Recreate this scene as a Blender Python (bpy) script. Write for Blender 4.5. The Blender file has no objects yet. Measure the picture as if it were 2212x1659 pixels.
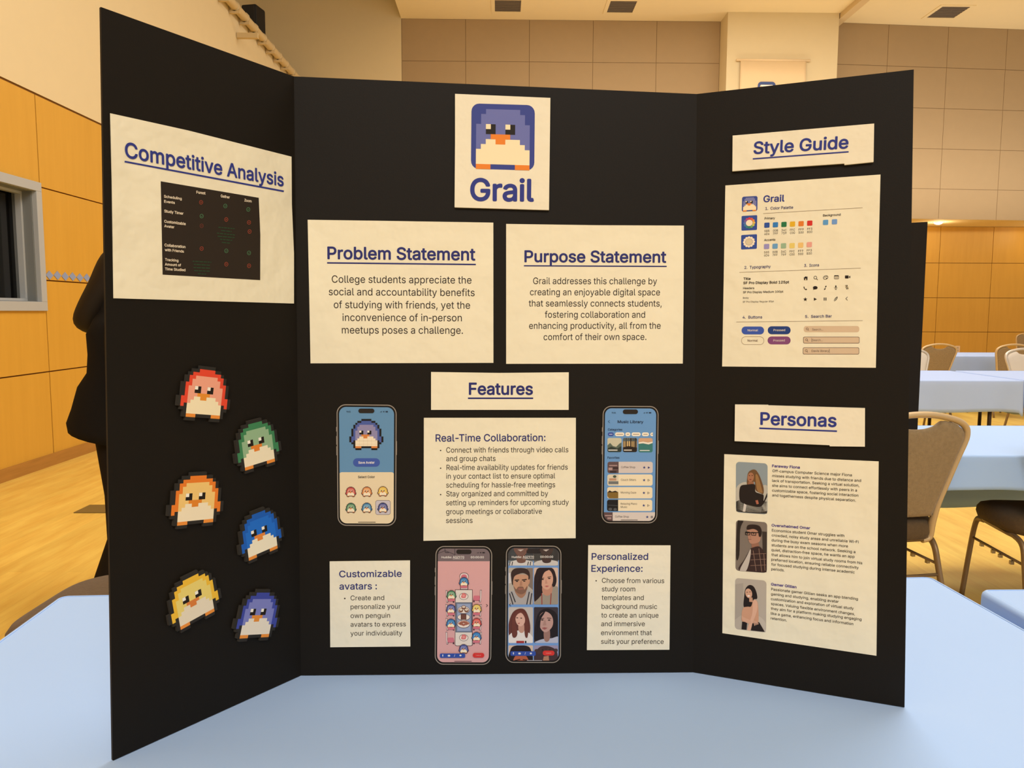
import bpy, bmesh, math, os, random
import numpy as np
from mathutils import Vector, Matrix
from mathutils.geometry import delaunay_2d_cdt

random.seed(7)
scene = bpy.context.scene
COL = scene.collection
R = math.radians

# ------------------------------------------------------------------ camera
PW, PH, FPX = 2212.0, 1659.0, 1660.0
CAM = Vector((0.0, 0.0, 1.315))
yaw, pitch, roll = R(0.89), R(-5.4), R(0.2)
fw = Vector((math.sin(yaw) * math.cos(pitch), math.cos(yaw) * math.cos(pitch), math.sin(pitch)))
r0 = Vector((math.cos(yaw), -math.sin(yaw), 0))
u0 = r0.cross(fw)
rt = r0 * math.cos(roll) + u0 * math.sin(roll)
up = -r0 * math.sin(roll) + u0 * math.cos(roll)
cd = bpy.data.cameras.new('camera')
cd.sensor_fit = 'HORIZONTAL'
cd.sensor_width = 36.0
cd.lens = 36.0 * FPX / PW
cd.clip_end = 200
cam = bpy.data.objects.new('camera', cd)
COL.objects.link(cam)
M3 = Matrix((rt, up, -fw)).transposed()
cam.matrix_world = Matrix.Translation(CAM) @ M3.to_4x4()
scene.camera = cam

# ------------------------------------------------------------------ light and exposure
scene.view_settings.view_transform = 'Standard'
scene.view_settings.look = 'None'
scene.view_settings.gamma = 1.0
scene.view_settings.use_curve_mapping = False
scene.view_settings.exposure = 0.0
w = bpy.data.worlds.new('world')
scene.world = w
w.use_nodes = True
w.node_tree.nodes['Background'].inputs[0].default_value = (1.0, 0.95, 0.90, 1)
w.node_tree.nodes['Background'].inputs[1].default_value = 0.50


def area(name, loc, size, power, color, target=None, sizey=None, spread=180):
    l = bpy.data.lights.new(name, 'AREA')
    l.energy = power
    l.color = color
    l.shape = 'RECTANGLE'
    l.size = size
    l.size_y = sizey or size
    l.spread = R(spread)
    o = bpy.data.objects.new(name, l)
    COL.objects.link(o)
    o.location = loc
    if target is not None:
        o.rotation_euler = (Vector(target) - Vector(loc)).to_track_quat('-Z', 'Y').to_euler()
    return o


WARM = (1.0, 0.95, 0.90)
area('ceiling_light_bank', (0.5, -4.5, 5.6), 5.0, 320, WARM, (0.3, 0.9, 0.9), 3.0)
area('ceiling_light_bank', (2.6, 4.5, 7.0), 4.0, 330, WARM, (2.6, 4.6, 0), 4.0)
area('ceiling_light_bank', (4.0, 11.0, 7.0), 7.0, 440, WARM, (4.0, 11.2, 0), 4.0)
area('added_uplight_strip', (9.9, 14.7, 3.42), 6.4, 75, WARM, (9.9, 15.9, 5.0), 0.15)  # unseen uplight added to brighten the angled panels and the ceiling there
area('added_uplight_strip', (2.2, 14.2, 3.42), 7.0, 54, WARM, (2.2, 13.4, 7.0), 0.15)  # unseen uplight added behind the board to lift the middle ceiling
area('wall_washer', (-0.8, 5.0, 5.4), 3.0, 30, WARM, (-3.8, 6.5, 1.6), 1.2)


# ------------------------------------------------------------------ materials
def s2l(c):
    c = c / 255.0
    return c / 12.92 if c <= 0.04045 else ((c + 0.055) / 1.055) ** 2.4


KL = (0.985, 0.935, 0.855)      # colour of the light that falls on the board


def obs(r, g, b):
    """surface colour of a thing that looks (r, g, b) under the hall's warm light"""
    return tuple(min(0.92, max(0.0, s2l(v) / k)) for v, k in zip((r, g, b), KL))


MATS = {}


def mat(name, col, rough=0.6, spec=0.25, metal=0.0, bump=0.0, bscale=40.0, var=0.0, vscale=6.0, bdist=0.002, sheen=0.0):
    if name in MATS:
        return MATS[name]
    m = bpy.data.materials.new(name)
    m.use_nodes = True
    nt = m.node_tree
    b = nt.nodes['Principled BSDF']
    b.inputs['Base Color'].default_value = (*col, 1)
    b.inputs['Roughness'].default_value = rough
    b.inputs['Specular IOR Level'].default_value = spec
    b.inputs['Metallic'].default_value = metal
    if sheen:
        b.inputs['Sheen Weight'].default_value = sheen
    tc = nt.nodes.new('ShaderNodeTexCoord')
    n = nt.nodes.new('ShaderNodeTexNoise')
    n.inputs['Scale'].default_value = vscale
    n.inputs['Detail'].default_value = 3
    nt.links.new(tc.outputs['Object'], n.inputs['Vector'])
    mx = nt.nodes.new('ShaderNodeMix')
    mx.data_type = 'RGBA'
    v = max(var, 0.015)
    mx.inputs[6].default_value = tuple(c * (1 - v) for c in col) + (1,)
    mx.inputs[7].default_value = tuple(min(1, c * (1 + v)) for c in col) + (1,)
    nt.links.new(n.outputs['Fac'], mx.inputs[0])
    nt.links.new(mx.outputs[2], b.inputs['Base Color'])
    if bump:
        n2 = nt.nodes.new('ShaderNodeTexNoise')
        n2.inputs['Scale'].default_value = bscale
        n2.inputs['Detail'].default_value = 4
        nt.links.new(tc.outputs['Object'], n2.inputs['Vector'])
        bp = nt.nodes.new('ShaderNodeBump')
        bp.inputs['Strength'].default_value = bump
        bp.inputs['Distance'].default_value = bdist
        nt.links.new(n2.outputs['Fac'], bp.inputs['Height'])
        nt.links.new(bp.outputs['Normal'], b.inputs['Normal'])
    MATS[name] = m
    return m


def ink(r, g, b, rough=0.55):
    return mat('print_%d_%d_%d' % (r, g, b), obs(r, g, b), rough, 0.2)


def wood_mat(name, c1, c2, axis=2, scale=3.0, rough=0.4, spec=0.3, stretch=12.0, planks=None):
    m = bpy.data.materials.new(name)
    m.use_nodes = True
    nt = m.node_tree
    b = nt.nodes['Principled BSDF']
    b.inputs['Roughness'].default_value = rough
    b.inputs['Specular IOR Level'].default_value = spec
    tc = nt.nodes.new('ShaderNodeTexCoord')
    mp = nt.nodes.new('ShaderNodeMapping')
    sc = [stretch, stretch, stretch]
    sc[axis] = 1.0
    mp.inputs['Scale'].default_value = sc
    nt.links.new(tc.outputs['Object'], mp.inputs['Vector'])
    n = nt.nodes.new('ShaderNodeTexNoise')
    n.inputs['Scale'].default_value = scale
    n.inputs['Detail'].default_value = 6
    n.inputs['Roughness'].default_value = 0.6
    nt.links.new(mp.outputs[0], n.inputs['Vector'])
    cr = nt.nodes.new('ShaderNodeValToRGB')
    cr.color_ramp.elements[0].position = 0.3
    cr.color_ramp.elements[0].color = (*c1, 1)
    cr.color_ramp.elements[1].position = 0.7
    cr.color_ramp.elements[1].color = (*c2, 1)
    nt.links.new(n.outputs['Fac'], cr.inputs[0])
    out = cr.outputs[0]
    if planks:
        mp2 = nt.nodes.new('ShaderNodeMapping')
        mp2.inputs['Rotation'].default_value = (0, 0, R(90))
        nt.links.new(tc.outputs['Object'], mp2.inputs['Vector'])
        br = nt.nodes.new('ShaderNodeTexBrick')
        br.inputs['Scale'].default_value = 1.0
        br.inputs['Brick Width'].default_value = planks[1]
        br.inputs['Row Height'].default_value = planks[0]
        br.inputs['Mortar Size'].default_value = 0.0012
        br.inputs['Color1'].default_value = (0.90, 0.895, 0.88, 1)
        br.inputs['Color2'].default_value = (1.0, 1.0, 1.0, 1)
        br.inputs['Mortar'].default_value = (0.84, 0.80, 0.74, 1)
        nt.links.new(mp2.outputs[0], br.inputs['Vector'])
        mx = nt.nodes.new('ShaderNodeMix')
        mx.data_type = 'RGBA'
        mx.blend_type = 'MULTIPLY'
        mx.inputs[0].default_value = 1.0
        nt.links.new(out, mx.inputs[6])
        nt.links.new(br.outputs['Color'], mx.inputs[7])
        out = mx.outputs[2]
    nt.links.new(out, b.inputs['Base Color'])
    MATS[name] = m
    return m


def emit_mat(name, col, strength):
    m = bpy.data.materials.new(name)
    m.use_nodes = True
    b = m.node_tree.nodes['Principled BSDF']
    b.inputs['Base Color'].default_value = (*col, 1)
    b.inputs['Emission Color'].default_value = (*col, 1)
    b.inputs['Emission Strength'].default_value = strength
    return m


# ------------------------------------------------------------------ builders
def tag(o, label=None, cat=None, group=None, kind=None):
    if label:
        o['label'] = label
    if cat:
        o['category'] = cat
    if group:
        o['group'] = group
    if kind:
        o['kind'] = kind
    return o


def empty(name, loc=(0, 0, 0), rz=0.0, label=None, cat=None, group=None):
    o = bpy.data.objects.new(name, None)
    o.empty_display_size = 0.05
    COL.objects.link(o)
    o.location = loc
    o.rotation_euler = (0, 0, rz)
    return tag(o, label, cat, group)


class MB:
    """collects faces with materials and links them as ONE mesh object"""

    def __init__(self):
        self.v, self.f, self.m, self.mats, self.sm = [], [], [], [], []

    def mi(self, m):
        if m not in self.mats:
            self.mats.append(m)
        return self.mats.index(m)

    def face(self, pts, m, smooth=False):
        n = len(self.v)
        self.v += [tuple(p) for p in pts]
        self.f.append(tuple(range(n, n + len(pts))))
        self.m.append(self.mi(m))
        self.sm.append(smooth)

    def add(self, verts, faces, m, smooth=False):
        n = len(self.v)
        self.v += [tuple(p) for p in verts]
        for f in faces:
            self.f.append(tuple(n + i for i in f))
            self.m.append(self.mi(m))
            self.sm.append(smooth)

    def box(self, lo, hi, m):
        x0, y0, z0 = lo
        x1, y1, z1 = hi
        self.add([(x0, y0, z0), (x1, y0, z0), (x1, y1, z0), (x0, y1, z0), (x0, y0, z1), (x1, y0, z1), (x1, y1, z1), (x0, y1, z1)],
                 [(0, 3, 2, 1), (4, 5, 6, 7), (0, 1, 5, 4), (1, 2, 6, 5), (2, 3, 7, 6), (3, 0, 4, 7)], m)

    def tube(self, pts, rx, ry, m, seg=10, ref=Vector((0, 0, 1)), closed=False, cap=True):
        """sweep of an oval along a line of points; rx along the reference side, ry across it"""
        pts = [Vector(p) for p in pts]
        n = len(pts)
        rings = []
        for i, p in enumerate(pts):
            if closed:
                t = pts[(i + 1) % n] - pts[i - 1]
            else:
                t = pts[min(i + 1, n - 1)] - pts[max(i - 1, 0)]
            t.normalize()
            a = ref - t * ref.dot(t)
            if a.length < 1e-4:
                a = Vector((1, 0, 0)) - t * t.x
            a.normalize()
            b = t.cross(a)
            rings.append([p + a * rx * math.cos(k * 2 * math.pi / seg) + b * ry * math.sin(k * 2 * math.pi / seg) for k in range(seg)])
        vs = [q for r in rings for q in r]
        fs = []
        for i in range(n if closed else n - 1):
            j = (i + 1) % n
            for k in range(seg):
                l = (k + 1) % seg
                fs.append((i * seg + k, i * seg + l, j * seg + l, j * seg + k))
        if cap and not closed:
            fs.append(tuple(reversed(range(seg))))
            fs.append(tuple((n - 1) * seg + k for k in range(seg)))
        self.add(vs, fs, m, True)

    def loft(self, rings, m, smooth=True, cap=True):
        seg = len(rings[0])
        vs = [q for r in rings for q in r]
        fs = []
        for i in range(len(rings) - 1):
            for k in range(seg):
                l = (k + 1) % seg
                fs.append((i * seg + k, i * seg + l, (i + 1) * seg + l, (i + 1) * seg + k))
        if cap:
            fs.append(tuple(reversed(range(seg))))
            fs.append(tuple((len(rings) - 1) * seg + k for k in range(seg)))
        self.add(vs, fs, m, smooth)

    def build(self, name, parent=None, bevel=0.0, sub=0):
        me = bpy.data.meshes.new(name)
        me.from_pydata(self.v, [], self.f)
        for m in self.mats:
            me.materials.append(m)
        for p, i, s in zip(me.polygons, self.m, self.sm):
            p.material_index = i
            p.use_smooth = s
        me.update()
        o = bpy.data.objects.new(name, me)
        COL.objects.link(o)
        if parent is not None:
            o.parent = parent
        if bevel:
            md = o.modifiers.new('edge', 'BEVEL')
            md.width = bevel
            md.segments = 2
        if sub:
            md = o.modifiers.new('smooth', 'SUBSURF')
            md.levels = md.render_levels = sub
        return o


def copy_thing(o, parent=None):
    c = o.copy()
    COL.objects.link(c)
    if parent is not None:
        c.parent = parent
    for ch in list(o.children):
        copy_thing(ch, c)
    return c


def ray(x, y):
    v = rt * ((x - PW / 2) / FPX) + up * ((PH / 2 - y) / FPX) + fw
    return v


def on_z(x, y, z):
    v = ray(x, y)
    return CAM + v * ((z - CAM.z) / v.z)


def on_y(x, y, Y):
    v = ray(x, y)
    return CAM + v * ((Y - CAM.y) / v.y)


def on_x(x, y, X):
    v = ray(x, y)
    return CAM + v * ((X - CAM.x) / v.x)


# ------------------------------------------------------------------ the hall
TABLE_Z = 0.74
LX, BY, WY, CEIL = -3.806, 16.0, 17.6, 7.13      # side wall, upper back wall, lower back wall, ceiling
cream = mat('cream_wall_paint', (0.71, 0.585, 0.345), 0.7, 0.2, var=0.02)
ceil_m = mat('cream_ceiling_paint', (0.86, 0.72, 0.43), 0.8, 0.1)
panel_m = mat('tan_acoustic_fabric', (0.40, 0.285, 0.155), 0.9, 0.1, bump=0.15, bscale=300, var=0.03)
panel_gap = mat('panel_gap_brown', (0.24, 0.16, 0.08), 0.9, 0.1)
maple = wood_mat('honey_wood_panel', (0.62, 0.335, 0.042), (0.66, 0.36, 0.048), axis=2, scale=1.2, rough=0.42, spec=0.3)
wood_gap = mat('wood_panel_groove', (0.16, 0.065, 0.012), 0.8, 0.1)
skirt = wood_mat('wood_skirting', (0.36, 0.17, 0.035), (0.44, 0.21, 0.045), axis=1)
floor_m = wood_mat('maple_floor', (0.76, 0.46, 0.085), (0.90, 0.66, 0.15), axis=1, scale=2.0, rough=0.34, spec=0.3, stretch=7, planks=(0.075, 1.9))
grey_metal = mat('grey_window_frame', (0.42, 0.44, 0.44), 0.45, 0.4)

b = MB()
b.box((-9, -6, -0.05), (16, 18.2, 0.0), floor_m)
tag(b.build('floor'), kind='structure')

# side wall: honey wood panels to 3.07 m, cream paint above, an opening for the window
b = MB()
zs = [0.09, 0.795, 1.56, 2.325, 3.07]
ys = [-6, -0.2, 1.05, 2.3, 3.55, 4.6, 6.53, 7.75, 8.97, 10.19, 11.41, 12.63, 13.85, 15.07, 17.6]
g = 0.011
WIN = (4.62, 6.50, 1.315, 2.345)
for i in range(len(ys) - 1):
    for j in range(4):
        y0, y1, z0, z1 = ys[i] + g / 2, ys[i + 1] - g / 2, zs[j] + g / 2, zs[j + 1] - g / 2
        if i == 5 and j == 2:
            continue
        if i == 5 and j == 1:
            z1 = WIN[2]
        b.box((LX - 0.02, y0, z0), (LX, y1, z1), maple)
    if i != 5:
        b.box((LX - 0.3, ys[i], 0), (LX - 0.012, ys[i + 1], 3.085), wood_gap)
    else:
        b.box((LX - 0.3, ys[i], 0), (LX - 0.012, ys[i + 1], WIN[2] - 0.002), wood_gap)
        b.box((LX - 0.3, ys[i], WIN[3]), (LX - 0.012, ys[i + 1], 3.085), wood_gap)
b.box((LX - 0.3, -6, 3.085), (LX - 0.004, 16, 5.62), cream)
b.box((LX - 0.3, 16, 3.085), (LX - 0.004, WY, 3.2), cream)
b.box((LX - 1.3, -6, 5.5), (LX - 0.3, 16, 5.62), cream)
b.box((LX - 1.3, -6, 5.62), (LX - 1.0, 16, 10.0), cream)
tag(b.build('wall_left'), kind='structure')
b = MB()
b.box((LX, -6, 0), (LX + 0.018, WY, 0.10), skirt)
tag(b.build('baseboard_left'), kind='structure')

# window in the side wall: grey metal frame, stop, dark glass
wo = empty('window_1', (LX, 5.5, 1.8))
tag(wo, kind='structure')
glass = mat('dark_window_glass', (0.004, 0.004, 0.004), 0.08, 0.5)
y0, y1, z0, z1 = WIN


def frame_ring(b, y0, y1, z0, z1, wd, x0, x1, m):
    b.box((x0, y0, z0), (x1, y1, z0 + wd), m)
    b.box((x0, y0, z1 - wd), (x1, y1, z1), m)
    b.box((x0, y0, z0 + wd), (x1, y0 + wd, z1 - wd), m)
    b.box((x0, y1 - wd, z0 + wd), (x1, y1, z1 - wd), m)


b = MB()
OX, OY, OZ = LX, 5.5, 1.8
frame_ring(b, y0 - OY, y1 + 0.02 - OY, z0 - 0.01 - OZ, z1 + 0.01 - OZ, 0.075, -0.02, 0.022, grey_metal)
b.build('window_frame', wo, bevel=0.003)
b = MB()
frame_ring(b, y0 + 0.02 - OY, y1 - 0.035 - OY, z0 + 0.04 - OZ, z1 - 0.04 - OZ, 0.03, -0.20, -0.02, mat('grey_window_jamb', (0.20, 0.21, 0.20), 0.5, 0.3))
b.build('window_jamb', wo)
b = MB()
frame_ring(b, y0 + 0.05 - OY, y1 - 0.065 - OY, z0 + 0.07 - OZ, z1 - 0.07 - OZ, 0.022, -0.14, -0.09, grey_metal)
b.build('glazing_stop', wo, bevel=0.002)
b = MB()
b.box((-0.185, y0 + 0.05 - OY, z0 + 0.07 - OZ), (-0.175, y1 - 0.065 - OY, z1 - 0.07 - OZ), glass)
b.build('window_pane', wo)

# upper back wall: cream end, tan fabric panels, cream column, angled tan panels
b = MB()
b.box((LX - 1.3, BY, 3.2), (-1.99, BY + 0.3, 10.0), cream)
b.box((-1.99, BY + 0.006, 3.2), (4.45, BY + 0.3, CEIL), panel_gap)
pw = 1.3185
for i in range(5):
    x0 = -1.985 + i * (6.40 / 5)
    x1 = x0 + 6.40 / 5
    z = CEIL
    while z > 3.3:
        b.box((x0 + 0.005, BY, max(z - 0.815 + 0.005, 3.2)), (x1 - 0.005, BY + 0.04, z - 0.005), panel_m)
        z -= 0.815
b.box((4.42, 15.5, 3.2), (6.60, BY + 0.3, 7.3), cream)
tag(b.build('wall_back'), kind='structure')
b = MB()
ang = R(4.2)
px0 = Vector((6.61, BY + 0.03, 0))
du = Vector((math.cos(ang), math.sin(ang), 0))
dn = Vector((-math.sin(ang), math.cos(ang), 0))


def slab(b, o, a0, a1, z0, z1, d0, d1, m):
    p = [o + du * a + dn * d for a, d in ((a0, d0), (a1, d0), (a1, d1), (a0, d1))]
    vs = [(q.x, q.y, z0) for q in p] + [(q.x, q.y, z1) for q in p]
    b.add(vs, [(0, 3, 2, 1), (4, 5, 6, 7), (0, 1, 5, 4), (1, 2, 6, 5), (2, 3, 7, 6), (3, 0, 4, 7)], m)


slab(b, px0, 0, 9.0, 3.302, 7.3, 0.006, 0.3, panel_gap)
for i in range(7):
    z = CEIL + 0.02
    while z > 3.3:
        slab(b, px0, i * 1.285 + 0.005, (i + 1) * 1.285 - 0.005, max(z - 0.815 + 0.005, 3.272), z - 0.005, 0, 0.04, panel_m)
        z -= 0.815
tag(b.build('wall_right_bay'), kind='structure')
b = MB()
slab(b, px0, -0.03, 9.4, 3.27, 3.30, 0.012, 2.1, ceil_m)
b.box((LX - 0.3, BY + 0.3, 3.2), (6.56, WY + 0.3, 3.26), ceil_m)
tag(b.build('ceiling_soffit'), kind='structure')

# lower back wall of honey wood panels, set back under the soffit
b = MB()
b.box((LX - 0.3, WY + 0.012, 0), (16, WY + 0.3, 3.4), wood_gap)
vx = on_y(2029, 560, WY).x
x = vx - 1.22 * 11
zz = [0.06] + [on_y(2010, q, WY).z for q in (717, 643, 568)] + [3.27]
while x < 15.5:
    for j in range(4):
        b.box((max(x, LX) + g / 2, WY, zz[j] + g / 2), (x + 1.22 - g / 2, WY + 0.02, zz[j + 1] - g / 2), maple)
    x += 1.22
tag(b.build('wall_back_lower'), kind='structure')

b = MB()
b.box((-1.99, -6, CEIL), (6.66, BY + 0.3, CEIL + 0.12), ceil_m)
b.box((-1.99, -6, CEIL + 0.12), (-1.95, BY, 9.9), ceil_m)
b.box((6.62, -6, CEIL + 0.02), (16, 18.2, CEIL + 0.16), ceil_m)
b.box((LX - 1.3, -6, 9.9), (-1.95, BY, 10.0), ceil_m)
tag(b.build('ceiling'), kind='structure')
b = MB()
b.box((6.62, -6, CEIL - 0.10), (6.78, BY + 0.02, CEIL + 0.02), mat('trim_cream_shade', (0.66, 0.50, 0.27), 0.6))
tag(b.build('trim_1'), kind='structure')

# ceiling vents
vent_m = mat('dark_vent_slats', (0.16, 0.13, 0.10), 0.6)
for (px, py, hw, lab) in ((1097, 12, 27, 'dark slotted ceiling vent beside the raised plain ceiling'),
                          (1343, 14, 27, 'dark slotted ceiling vent over the tan fabric panels nearer the cream column'),
                          (2048, 28, 29, 'dark slotted ceiling vent over the angled tan panels beyond the cream column')):
    c = on_z(px, py, CEIL)
    d = c.y / FPX
    zc = CEIL if px < 1790 else CEIL + 0.02
    v = empty('ceiling_vent', (c.x, c.y, zc), 0, lab, 'vent', 'ceiling vents')
    lw, ld = hw * d, 0.28
    b = MB()
    b.box((-lw - 0.07, -ld - 0.07, -0.012), (lw + 0.07, -ld, 0), ceil_m)
    b.box((-lw - 0.07, ld, -0.012), (lw + 0.07, ld + 0.07, 0), ceil_m)
    b.box((-lw - 0.07, -ld, -0.012), (-lw, ld, 0), ceil_m)
    b.box((lw, -ld, -0.012), (lw + 0.07, ld, 0), ceil_m)
    b.build('vent_frame', v)
    b = MB()
    b.box((-lw, -ld, -0.003), (lw, ld, -0.001), vent_m)
    for k in range(7):
        yy = -ld + 0.04 + k * 0.08
        b.box((-lw, yy - 0.008, -0.012), (lw, yy + 0.008, -0.003), vent_m)
    b.build('grille', v)

# downlight in the soffit
c = on_z(2027, 480, 3.27)
v = empty('recessed_downlight', (c.x, c.y, 3.2705), 0, 'glowing recessed downlight in the low cream soffit above the wood wall', 'light')
b = MB()
n = 20
b.loft([[(0.10 * q * math.cos(k * 2 * math.pi / n), 0.10 * q * math.sin(k * 2 * math.pi / n), z) for k in range(n)] for q, z in ((0.8, 0), (1.0, -0.012), (1.15, -0.008), (1.2, 0))], ceil_m, cap=False)
b.build('trim_ring', v)
b = MB()
b.loft([[(0.085 * q * math.cos(k * 2 * math.pi / n), 0.085 * q * math.sin(k * 2 * math.pi / n), z) for k in range(n)] for q, z in ((1.0, -0.004), (0.8, -0.035), (0.3, -0.05))], emit_mat('lit_bulb', (1.0, 0.85, 0.55), 12.0))
b.build('bulb', v)
for k in range(4):
    pl = bpy.data.lights.new('soffit_lamp', 'POINT')
    pl.energy = 9
    pl.color = (1.0, 0.78, 0.48)
    pl.shadow_soft_size = 0.08
    po = bpy.data.objects.new('soffit_lamp', pl)
    COL.objects.link(po)
    po.location = (c.x - 2.6 + k * 2.6, c.y - 0.02, 3.12)

# banner on the column
c0, c1 = on_y(1592, 128, 15.42), on_y(1752, 130, 15.42)
bn = empty('wall_banner', ((c0.x + c1.x) / 2, 15.46, c0.z), 0, 'cream cloth banner with a blue emblem hanging from a rod on the column', 'banner')
hw = (c1.x - c0.x) / 2
cloth_w = mat('banner_cloth', (0.80, 0.60, 0.34), 0.85, 0.1, var=0.02)
b = MB()
b.tube([(-hw, 0, 0), (hw, 0, 0)], 0.022, 0.022, cloth_w, 12)
b.build('rod', bn)
b = MB()
nx, nz = 24, 8
vs, fs = [], []
cw = hw - 0.08
for j in range(nz + 1):
    for i in range(nx + 1):
        x = -cw + 2 * cw * i / nx
        vs.append((x, -0.012 + 0.008 * math.sin(x * 9) * min(1, j / 3), -0.02 - 2.3 * j / nz))
for j in range(nz):
    for i in range(nx):
        a = j * (nx + 1) + i
        fs.append((a, a + 1, a + nx + 2, a + nx + 1))
b.add(vs, fs, cloth_w, True)
fab = b.build('banner_fabric', bn)
md = fab.modifiers.new('thick', 'SOLIDIFY')
md.thickness = 0.004
e0 = on_y(1657, 176, 15.42)
ex, ez = e0.x - bn.location.x, e0.z - bn.location.z
b = MB()
blue_e = mat('banner_emblem_blue', obs(70, 85, 125), 0.7)


def rrpts(x0, z0, x1, z1, r, n=6):
    out = []
    for cx, cz, a0 in ((x1 - r, z1 - r, 0), (x0 + r, z1 - r, 90), (x0 + r, z0 + r, 180), (x1 - r, z0 + r, 270)):
        for k in range(n + 1):
            a = R(a0 + 90 * k / n)
            out.append((cx + r * math.cos(a), cz + r * math.sin(a)))
    return out


o_ = rrpts(ex - 0.175, ez - 0.75, ex + 0.175, ez, 0.07)
i_ = rrpts(ex - 0.130, ez - 0.70, ex + 0.130, ez - 0.055, 0.03)
vs = [(x, -0.026, z) for x, z in o_] + [(x, -0.026, z) for x, z in i_]
n = len(o_)
b.add(vs, [(k, (k + 1) % n, n + (k + 1) % n, n + k) for k in range(n)], blue_e)
b.face([(ex - 0.13, -0.026, ez - 0.06), (ex + 0.13, -0.026, ez - 0.06), (ex + 0.02, -0.026, ez - 0.16), (ex - 0.02, -0.026, ez - 0.16)], mat('banner_emblem_white', (0.9, 0.85, 0.75)))
b.build('emblem', bn)

# conduit and speaker along the ledge of the side wall
b = MB()
con = mat('painted_conduit', (0.60, 0.46, 0.24), 0.5)
b.tube([(LX + 0.075, y, 5.56) for y in np.linspace(6, 15.9, 12)], 0.06, 0.06, con, 12)
cnd = empty('conduit_pipe', (0, 0, 0), 0, 'cream painted conduit pipe running along the ledge above the wood wall', 'pipe')
b.build('pipe', cnd)
for k in range(14):
    y = 9.6 + k * 0.42
    b = MB()
    b.box((LX + 0.001, y - 0.02, 5.46), (LX + 0.145, y + 0.02, 5.50), con)
    b.tube([(LX + 0.075, y - 0.02, 5.56), (LX + 0.075, y + 0.02, 5.56)], 0.072, 0.072, con, 12)
    b.build('clamp', cnd)
c = on_x(548, 44, LX - 0.22)
sp = empty('loudspeaker', (c.x, c.y, max(c.z, 5.842)), R(-12), 'small black loudspeaker standing on the ledge behind the conduit pipe', 'speaker')
blk = mat('speaker_black', (0.012, 0.011, 0.01), 0.6)
b = MB()
b.box((-0.13, -0.16, -0.22), (0.13, 0.16, 0.20), blk)
b.build('speaker_body', sp, bevel=0.03)
b = MB()
b.box((-0.105, -0.172, -0.19), (0.105, -0.158, 0.17), mat('speaker_grille', (0.03, 0.028, 0.025), 0.8))
b.build('speaker_grille', sp)
c = on_x(528, 76, LX + 0.10)
b = MB()
b.box((LX + 0.001, c.y - 0.05, c.z - 0.05), (LX + 0.30, c.y + 0.02, c.z + 0.02), con)
b.build('mount_bracket', cnd)

# row of pale blue diamonds on the wood panel seam
dm = mat('pale_blue_paper', obs(140, 150, 175), 0.7)
ORD = ('nearest to', 'second from', 'third from', 'fourth from', 'fifth from', 'sixth from', 'seventh from', 'eighth from')
for k in range(8):
    y = 6.60 + k * 0.118
    b = MB()
    zc = 1.605 + 0.004 * (k % 2)
    hx = 0.056
    pts = [(y - hx, zc), (y, zc - 0.038), (y + hx, zc), (y, zc + 0.038)]
    b.add([(LX + 0.001, p, q) for p, q in pts] + [(LX + 0.004, p, q) for p, q in pts],
          [(4, 5, 6, 7), (0, 1, 5, 4), (1, 2, 6, 5), (2, 3, 7, 6), (3, 0, 4, 7)], dm)
    o = b.build('paper_diamond')
    tag(o, 'pale blue paper diamond on the wood wall, ' + ORD[k] + ' the grey window', 'wall decoration', 'paper diamonds on the wood wall')

# thin dull olive patch on the floor
c = on_z(216, 1100, 0)
b = MB()
b.box((-0.17, -0.10, 0), (0.17, 0.10, 0.006), mat('olive_floor_patch', (0.20, 0.15, 0.05), 0.4, 0.4, metal=0.3))
o = b.build('floor_patch', None, bevel=0.002)
o.location = (c.x + 0.05, c.y, 0)
tag(o, 'thin dull olive patch on the wood floor beside the person', 'floor plate')

# wall outlet
c = on_y(2068, 754, WY)
b = MB()
op = mat('outlet_plate', (0.80, 0.62, 0.42), 0.5)
b.box((-0.055, -0.012, -0.075), (0.055, 0.0, 0.075), op)
o = b.build('wall_outlet', None, bevel=0.004)
o.location = (c.x, WY, c.z)
tag(o, 'small ivory outlet plate low on the far wood wall', 'outlet')
for dz in (-0.03, 0.03):
    b = MB()
    b.box((-0.02, -0.015, dz - 0.018), (0.02, -0.0121, dz + 0.018), mat('outlet_socket', (0.55, 0.42, 0.28), 0.5))
    b.build('socket', o)
# ------------------------------------------------------------------ tables and cloths
cloth_m = mat('pale_blue_tablecloth', (0.405, 0.605, 0.97), 0.85, 0.1, bump=0.10, bscale=5.0, bdist=0.01, var=0.02, vscale=3.0, sheen=0.1)
cloth_far = mat('pale_blue_tablecloth_satin', (0.42, 0.56, 0.88), 0.8, 0.1, bump=0.08, bscale=5.0, bdist=0.01, var=0.02, sheen=0.1)
brown_top = wood_mat('dark_table_board', (0.10, 0.05, 0.02), (0.14, 0.07, 0.03), axis=0)
leg_m = mat('dark_brown_steel', (0.035, 0.018, 0.012), 0.4, 0.4)


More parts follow.
